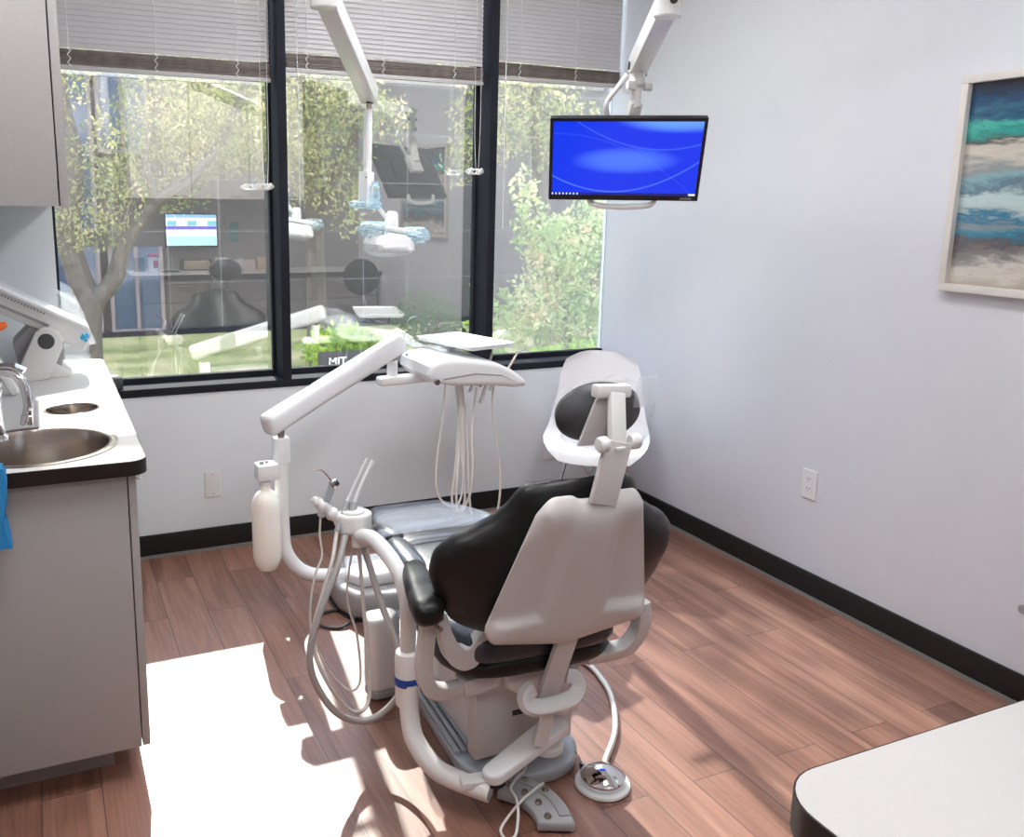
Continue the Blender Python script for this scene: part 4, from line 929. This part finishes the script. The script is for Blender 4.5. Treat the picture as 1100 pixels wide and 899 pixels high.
obj('vesa_mount', join(bar(MOc+V*.02, MOc+V*.02-Nn*.035, .10, .10, .006), bar(MOc-Nn*.03+V*.03, J1-Vector((0,0,.115)), .05, .035, .008)), M_white2, MA)
obj('swivel', join(lathe([(0,-.135),(.018,-.13),(.020,-.06),(.028,-.05),(.030,-.012),(.034,-.008),(.034,.0),(0,.0)], tuple(J1+Vector((0,0,-.005))), 24), bar(J1+Vector((-.03,-.01,-.075)), J1+Vector((-.03,-.01,-.045)), .022, .035, .004), cyl(J1+Vector((.02,-.02,-.062)), J1+Vector((.045,-.03,-.062)), .016, 16)), M_white2, MA)
obj('cable', tube([tuple(J1+Vector((-.03,.02,-.02))), tuple(J1+Vector((-.07,.02,-.07))), tuple(J1+Vector((-.10,.04,-.13))), tuple(MOc+Vector((-.06,.0,.10))), tuple(MOc+Vector((-.02,0,.03)))], .009, 10), M_white2, MA)
arm = obj('lower_arm', bar(J1+Vector((.012,.02,.008)), J2, .062, .072, .006), M_white, MA)
obj('end_plate', bar(J1+Vector((.0,-.005,-.004)), J1+Vector((.006,.008,.004)), .070, .05, .002), M_blackp, arm)
obj('joint_hub', cyl(tuple(J2+Vector((0,0,-.045))), tuple(J2+Vector((0,0,.055))), .042, 24), M_white, MA)
obj('joint_cap', cyl(tuple(J2+Vector((-.012,-.041,-.002))), tuple(J2+Vector((-.014,-.047,-.002))), .012, 16), M_blackp, MA)
J3 = Vector((-1.0,-1.9,2.30))
obj('upper_arm', bar(J2+Vector((0,0,.06)), J3, .060, .060, .006), M_white, MA)
obj('ceiling_post', cyl(tuple(J3-Vector((0,0,.05))), (J3.x,J3.y,ZC-.005), .032, 24), M_white, MA)
obj('ceiling_flange', lathe([(0,0),(.10,0),(.10,.01),(.04,.03),(0,.03)], (J3.x,J3.y,ZC-.0005), 30, (0,0,-1)), M_white, MA)

# ================================================================== EXAMINATION LIGHT
LT = thing('dental_light', 'white overhead dental light wrapped in blue film hanging before window', 'dental light', (-1.9,-1.2,ZC))
K0 = Vector((-1.508,-.512,1.872)); K1 = Vector((-1.838,-1.045,2.10))
obj('lower_arm', bar(K0+Vector((.008,.012,.0)), K1, .062, .062, .006), M_white, LT)
obj('arm_pin', cyl(tuple(K0+Vector((0,0,-.055))), tuple(K0+Vector((0,0,-.02))), .011, 16), M_steel, LT)
obj('arm_cap', bar(K0+Vector((0,0,-.028)), K0+Vector((.0,.0,-.018)), .030, .026, .002), M_blackp, LT)
obj('drop_rod', cyl((-1.516,-.515,1.575),(-1.510,-.513,1.825), .0155, 20, .15), M_white, LT)
obj('yoke_block', bar((-1.527,-.525,1.468),(-1.521,-.522,1.60), .046, .040, .006), M_white, LT)
obj('yoke_screw', cyl((-1.532,-.546,1.578),(-1.533,-.549,1.578), .003, 10), M_dark, LT)
obj('yoke_arm', bar((-1.500,-.530,1.492),(-1.452,-.545,1.432), .018, .016, .003), M_white, LT)
hd = obj('lamp_neck', lathe([(0,0),(.026,0),(.028,.01),(.022,.048),(.016,.058),(0,.06)], (-1.435,-.55,1.398), 24, (.12,0,1)), M_white, LT)
q = prism(rrect(-.115,.115,-.045,.045,.035), -.010, .010, .008, seg=3); q.transform(Matrix.Translation((-1.428,-.55,1.388)) @ Matrix.Rotation(radians(9), 4, 'Y')); obj('lamp_wing', q, M_white, LT)
R = []
for z, sx_, sy_ in ((.040,.060,.05),(.036,.075,.062),(.01,.088,.07),(-.012,.092,.074),(-.022,.084,.068),(-.024,.05,.04)):
    R.append([(sx_*abs(cos(a))**.5*(1 if cos(a) > 0 else -1), sy_*abs(sin(a))**.5*(1 if sin(a) > 0 else -1), z) for a in [2*pi*k/32 for k in range(32)]])
q = loft(R); q.transform(Matrix.Translation((-1.440,-.55,1.335)) @ Matrix.Rotation(radians(9), 4, 'Y')); lh = obj('lamp_head', q, M_white, LT)
q = puff((-1.440,-.55,1.318), .098, .08, .032, .03, 11); obj('clear_guard', q, M_clearfilm, lh, smooth=15)
for cxx, rx, sd, cz in ((-1.51,.055,3,1.388),(-1.345,.060,7,1.368)): obj('blue_barrier_film', puff((cxx,-.56,cz), rx, .06, .030, .13, sd), M_bluefilm, LT, smooth=12, label='translucent blue barrier film')
obj('blue_barrier_film', puff((-1.528,-.535,1.478), .060, .04, .016, .18, 21), M_bluefilm, LT, smooth=12, label='translucent blue barrier film')
obj('blue_barrier_film', puff((-1.498,-.54,1.515), .022, .02, .045, .18, 22), M_bluefilm, LT, smooth=12, label='translucent blue barrier film')
obj('elbow', cyl(tuple(K1+Vector((0,0,-.05))), tuple(K1+Vector((0,0,.085))), .040, 24), M_white, LT)
K2 = Vector((-1.60,-1.55,2.42))
obj('upper_arm', bar(K1+Vector((-.01,.02,.075)), K2, .06, .06, .006), M_white, LT)
obj('ceiling_post', cyl(tuple(K2-Vector((0,0,.04))), (K2.x,K2.y,ZC-.005), .032, 24), M_white, LT)
obj('ceiling_flange', lathe([(0,0),(.10,0),(.10,.01),(.04,.03),(0,.03)], (K2.x,K2.y,ZC-.0005), 30, (0,0,-1)), M_white, LT)

# ================================================================== SHELL CHAIR IN THE CORNER
ang = radians(-36)
SC = thing('shell_chair', 'white moulded shell chair on wire legs in the far corner', 'chair', (-.43,-.50,0), ang)
# profile of the seat in local (y back, z); front is -y
prof = [(-.245,.405,.150),(-.235,.432,.195),(-.20,.447,.218),(-.12,.440,.228),(-.02,.430,.232),(.08,.430,.232),(.145,.450,.228),(.185,.500,.218),(.205,.570,.205),(.222,.650,.190),(.238,.720,.182),(.252,.775,.172),(.260,.805,.160),(.263,.820,.130)]
rings = []
ns = 24
def shell_pt(i, s):
    y, z, hw = prof[i]; f = i/(len(prof)-1); back = min(1, max(0, (f-.35)/.3))
    lift = .050*abs(s)**3*(1-back)*min(1, (i+1)/4); fw = -.070*abs(s)**2.5*back
    return Vector((s*hw, y+fw, z+lift-(.018*abs(s)**4 if i > 10 else 0)))
for i in range(len(prof)):
    a, c = prof[max(i-1,0)], prof[min(i+1,len(prof)-1)]; t_ = Vector((0, c[0]-a[0], c[1]-a[1])).normalized(); nn = Vector((0, t_.z, -t_.y))*.006
    F_ = [shell_pt(i, -1+2*k/ns) for k in range(ns+1)]
    rings.append([tuple(p) for p in F_] + [tuple(p+nn) for p in reversed(F_)])
q = loft(rings)
obj('shell', q, M_shell, SC, local=True, smooth=70)
for sx_ in (-1, 1):
    for sy_ in (-1, 1):
        ft = (sx_*.215, sy_*.20+.0, .012); tp = (sx_*.11, sy_*.12, .432)
        lg = obj('leg', tube([ft, tp], .0055, 8, smooth=False), M_chrome, SC, local=True)
        obj('glide', lathe([(0,0),(.012,0),(.012,.008),(.007,.016),(0,.016)], (ft[0],ft[1],0), 14), M_blackp, lg, local=True)
q = bmesh.new()
c_ = (0,0,.23)
for sx_ in (-1, 1):
    for sy_ in (-1, 1):
        q = tube([(sx_*.11, sy_*.12, .432),(-sx_*.03, sy_*.14, .27)], .003, 6, smooth=False, b=q)
        q = tube([(sx_*.193, sy_*.183, .10),(sx_*.0, sy_*.03, .235)], .003, 6, smooth=False, b=q)
for s in (-1, 1):
    q = tube([(-.19,s*.02,.10),(0,s*.03,.235),(.19,s*.02,.10)], .003, 6, smooth=False, b=q)
    q = tube([(-.13,s*.135,.43),(.13,s*.135,.43)], .004, 6, smooth=False, b=q); q = tube([(s*.12,-.135,.43),(s*.12,.135,.43)], .004, 6, smooth=False, b=q)
obj('wire_bracing', q, M_chrome, SC, local=True)

# ================================================================== OUTDOORS
GZ = -.35
tag(struct('ground_outside', box(-14, 16, .35, 30, GZ-.3, GZ), M_grass, loc=(0,15,GZ)), kind='structure')
def leaves(blobs, n, size, seed, flat=.5):
    rr = random.Random(seed); vs, fs = [], []; tot = sum(b[3]*b[4]*b[5] for b in blobs)
    for (x, y, z, rx, ry, rz) in blobs:
        nb = int(n*(rx*ry*rz)/tot)
        for _ in range(nb):
            v = Vector((rr.gauss(0,1), rr.gauss(0,1), rr.gauss(0,1))).normalized()*(rr.random()**.45)
            c = Vector((x+v.x*rx, y+v.y*ry, z+v.z*rz)); a = Vector((rr.uniform(-1,1), rr.uniform(-1,1), rr.uniform(-1,.4))).normalized(); b_ = a.orthogonal().normalized(); b_.rotate(Matrix.Rotation(rr.uniform(0,6.28), 3, a))
            s = size*rr.uniform(.6,1.4); w = b_.cross(a)*s*flat; i = len(vs)
            vs += [c, c+b_*s*.5+w*.5+a*s*.06, c+b_*s, c+b_*s*.5-w*.5+a*s*.06]; fs.append((i, i+1, i+2, i+3))
    me = bpy.data.meshes.new('t'); me.from_pydata([tuple(v) for v in vs], [], fs); t = bmesh.new(); t.from_mesh(me); bpy.data.meshes.remove(me); return t
def lobj(name, bm, m, parent):
    for f in bm.faces: f.smooth = False
    bm.transform(XF[parent].inverted()); me = bpy.data.meshes.new(name); bm.to_mesh(me); bm.free(); me.materials.append(m)
    o = bpy.data.objects.new(name, me); C.objects.link(o); o.parent = parent; XF[o] = XF[parent]; return o
# left tree
T = thing('tree', 'forked pale barked tree with yellow green leaves outside left bay', 'tree', (-2.33,5.2,GZ), 0, None)
q = tube([(-2.33,5.2,GZ),(-2.30,5.2,.3),(-2.22,5.15,.62)], 0, 12, 6, ends=(.19,.13)); 
q = tube([(-2.24,5.17,.5),(-2.38,5.2,1.1),(-2.30,5.25,1.8),(-2.38,5.3,2.5),(-2.3,5.4,3.5)], 0, 10, 6, ends=(.12,.06), b=q)
q = tube([(-2.24,5.15,.5),(-2.02,5.1,.75),(-1.90,5.05,1.10),(-1.62,5.0,1.45),(-1.25,5.0,1.72),(-.9,5.1,2.2),(-.6,5.2,2.9)], 0, 10, 6, ends=(.09,.035), b=q)
q = tube([(-2.30,5.2,.2),(-2.6,5.1,.6),(-2.9,5.0,.9),(-3.2,5.0,1.6)], 0, 10, 6, ends=(.12,.06), b=q)
q = tube([(-1.62,5.0,1.45),(-1.7,5.0,1.9),(-1.5,5.1,2.5)], 0, 8, 6, ends=(.04,.02), b=q)
lobj('trunk', q, M_bark, T)
lobj('foliage', leaves([(-2.5,5.0,1.35,.42,.35,.40),(-2.6,5.1,1.9,.35,.35,.5),(-2.45,5.1,2.65,.5,.4,.45),(-1.95,5.1,1.75,.38,.5,.6),(-1.1,5.3,2.4,.85,.6,.75),(-.55,5.4,2.2,.6,.5,.55),(-1.4,5.3,1.55,.35,.3,.25),(-2.1,5.0,1.2,.3,.3,.2),(-1.6,5.6,3.6,1.6,1.,.7),(-1.2,5.2,2.0,.5,.4,.35)], 24000, .046, 1), M_leafA, T)
T = thing('tree', 'pale leafy tree whose crown fills the middle bay', 'tree', (.25,5.6,GZ))
q = tube([(.25,6.2,GZ),(.2,6.1,1.0),(.1,5.8,2.0),(-.1,5.6,3.6)], 0, 10, 6, ends=(.13,.06)); q = tube([(.18,6.0,1.3),(.5,5.6,2.2),(.9,5.6,3.0)], 0, 8, 6, ends=(.06,.03), b=q); lobj('trunk', q, M_bark, T)
lobj('foliage', leaves([(.0,5.4,1.95,.42,.4,.62),(.2,5.4,2.5,.60,.5,.45),(.75,5.4,2.35,.30,.4,.30),(.35,5.3,1.4,.22,.3,.35),(.5,5.5,1.75,.2,.3,.3),(.3,5.7,3.5,1.5,.9,.6),(.75,6.1,5.5,.95,.6,1.5)], 19000, .052, 2), M_leafA, T)  # last blob is an unseen high crown added to shade the right floor
T = thing('tree', 'pale leafy tree high behind the screen in right bay', 'tree', (2.6,5.9,GZ))
q = tube([(3.2,6.1,GZ),(3.1,6.0,1.0),(2.9,5.9,2.2),(2.7,5.8,4.0)], 0, 10, 6, ends=(.12,.05)); lobj('trunk', q, M_bark, T)
lobj('foliage', leaves([(2.1,5.6,2.35,.50,.5,.5),(2.9,5.6,2.4,.6,.5,.6),(1.7,5.5,1.95,.25,.3,.3),(2.5,5.8,3.4,1.4,.9,.7)], 8000, .062, 3), M_leafA, T)
T = thing('maple_bush', 'light green and pink tinged maple bush outside right bay', 'bush', (2.2,3.9,GZ))
q = tube([(2.3,4.0,GZ),(2.2,4.0,.4),(1.9,3.95,1.1),(1.62,3.9,1.75)], 0, 8, 6, ends=(.045,.012)); q = tube([(2.25,4.0,.2),(2.6,4.0,.9),(2.75,4.0,1.5)], 0, 8, 6, ends=(.03,.012), b=q); q = tube([(2.22,4.0,.3),(2.25,3.9,.9),(2.2,3.9,1.5)], 0, 8, 6, ends=(.03,.012), b=q); lobj('stems', q, M_bark, T)
lobj('foliage', leaves([(1.62,3.9,1.62,.13,.2,.22),(1.75,3.9,1.25,.22,.25,.3),(2.05,3.9,.95,.42,.35,.45),(2.5,3.95,1.2,.42,.35,.42),(1.65,3.8,.45,.42,.3,.35),(2.3,3.8,.35,.65,.4,.45),(2.9,3.9,.8,.4,.35,.6)], 9500, .055, 4, .6), M_leafB, T)
for i, (lab, blobs, m, n, sz) in enumerate((
    ('bright yellow green hedge low behind the long white arm', [(.02,4.6,.06,.42,.3,.26),(.35,4.7,.0,.35,.3,.20)], M_leafC, 1800, .07),
    ('dark green round bush behind the delivery tray', [(.92,4.6,.30,.38,.3,.30),(1.15,4.6,.1,.3,.3,.3)], M_leafD, 1500, .05),
    ('leafy green shrub beside the right mullion', [(1.30,4.1,.40,.12,.12,.38),(1.33,4.1,.05,.2,.2,.25)], M_leafC, 700, .085),
    ('green shrub low in front of the maple bush', [(1.9,3.2,.03,.85,.25,.22),(2.8,3.2,.0,.5,.25,.2)], M_leafC, 2000, .06))):
    b0 = blobs[0]; T = thing('shrub', lab, 'bush', (b0[0], b0[1], GZ))
    q = bmesh.new()
    for k in range(5): q = tube([(b0[0]+random.uniform(-.05,.05), b0[1], GZ),(b0[0]+random.uniform(-.2,.2), b0[1]+random.uniform(-.1,.1), b0[2]+.05)], .008, 5, smooth=False, b=q)
    lobj('stems', q, M_bark, T); lobj('foliage', leaves(blobs, n, sz, 30+i), m, T)
# dark low sign with lettering
T = thing('ground_sign', 'low dark sign with pale letters on lawn under the hedge', 'sign', (.02,3.6,GZ))
obj('slab', box(-.49,.30,3.58,3.70,GZ,.195,.01), mat('dark_sign_stone', (.03,.03,.035), .5), T)
obj('letters', textmesh('MIT', .10, basis((-.43,3.572,.095), (1,0,0), (0,0,1), (0,-1,0)), .006), mat('sign_letters', (.95,.95,.93), .6), T)
# building across the lawn
BU = thing('office_building', 'dark stone clad office building across the lawn', 'building', (0,9.6,GZ))
q = box(-9, 14, 9.0, 12, GZ, 5.2); obj('wall', q, M_tiles, BU)
M_win = mat('blue_window_glass', (.03,.06,.11), .08, spec=.9)
for (x0, x1, z0, z1) in ((-3.6,-1.95,1.1,3.2),(-3.6,-1.95,-.25,.85),(-1.75,-1.15,-.25,.85),(-1.80,-1.25,2.1,3.2)):
    w = obj('window', box(x0,x1,8.95,9.005,z0,z1), M_win, BU)
    obj('window_trim', join(box(x0-.05,x0,8.93,9.0,z0,z1), box(x1,x1+.05,8.93,9.0,z0,z1), box((x0+x1)/2-.025,(x0+x1)/2+.025,8.93,8.96,z0,z1), box(x0-.05,x1+.05,8.92,9.0,z0-.05,z0)), mat('pale_window_trim', (.20,.16,.16), .5), w)
obj('plinth', box(-9,14,8.90,9.0,GZ,GZ+.07), M_frame, BU)

# ================================================================== LIGHT, WORLD, CAMERA
w = bpy.data.worlds.new('world'); bpy.context.scene.world = w; w.use_nodes = True; nt = w.node_tree; bg = nt.nodes['Background']
tc = nt.nodes.new('ShaderNodeTexCoord'); sp = nt.nodes.new('ShaderNodeSeparateXYZ'); rp_ = nt.nodes.new('ShaderNodeValToRGB')
nt.links.new(tc.outputs['Generated'], sp.inputs[0]); nt.links.new(sp.outputs['Z'], rp_.inputs[0])
e = rp_.color_ramp.elements; e[0].position = 0; e[0].color = (.90,.94,1,1); e[1].position = .6; e[1].color = (.55,.70,1,1)
nt.links.new(rp_.outputs[0], bg.inputs[0]); bg.inputs[1].default_value = 11.
sl = bpy.data.lights.new('sun', 'SUN'); sl.energy = 20.; sl.angle = radians(.6); sl.color = (1,.96,.90); so = bpy.data.objects.new('sun', sl); C.objects.link(so)
so.rotation_euler = Vector((-.13,-1,-.79)).to_track_quat('-Z', 'Y').to_euler()

cam = bpy.data.cameras.new('camera'); co = bpy.data.objects.new('camera', cam); C.objects.link(co)
yaw, pitch, roll, F, PX, PY = CAMV[3:9]
fv = Vector((sin(yaw)*cos(pitch), cos(yaw)*cos(pitch), sin(pitch))); rv = Vector((cos(yaw), -sin(yaw), 0)); uv = rv.cross(fv)
r2 = rv*cos(roll)+uv*sin(roll); u2 = -rv*sin(roll)+uv*cos(roll)
Mc = Matrix((r2, u2, -fv)).transposed().to_4x4(); Mc.translation = Vector(CAMV[:3]); co.matrix_world = Mc
cam.sensor_width = 36; cam.lens = F/1100*36; cam.shift_x = (550-PX)/1100; cam.shift_y = (PY-449.5)/1100; cam.clip_start = .05; cam.clip_end = 200
s = bpy.context.scene; s.camera = co
s.view_settings.view_transform = 'Standard'; s.view_settings.look = 'None'; s.view_settings.gamma = 1; s.view_settings.use_curve_mapping = False; s.view_settings.exposure = .30
cy_ = s.cycles; cy_.max_bounces = 8; cy_.diffuse_bounces = 5; cy_.glossy_bounces = 4; cy_.transparent_max_bounces = 24; cy_.sample_clamp_indirect = 6; cy_.caustics_reflective = False; cy_.caustics_refractive = False
try: cy_.use_denoising = True
except Exception: pass
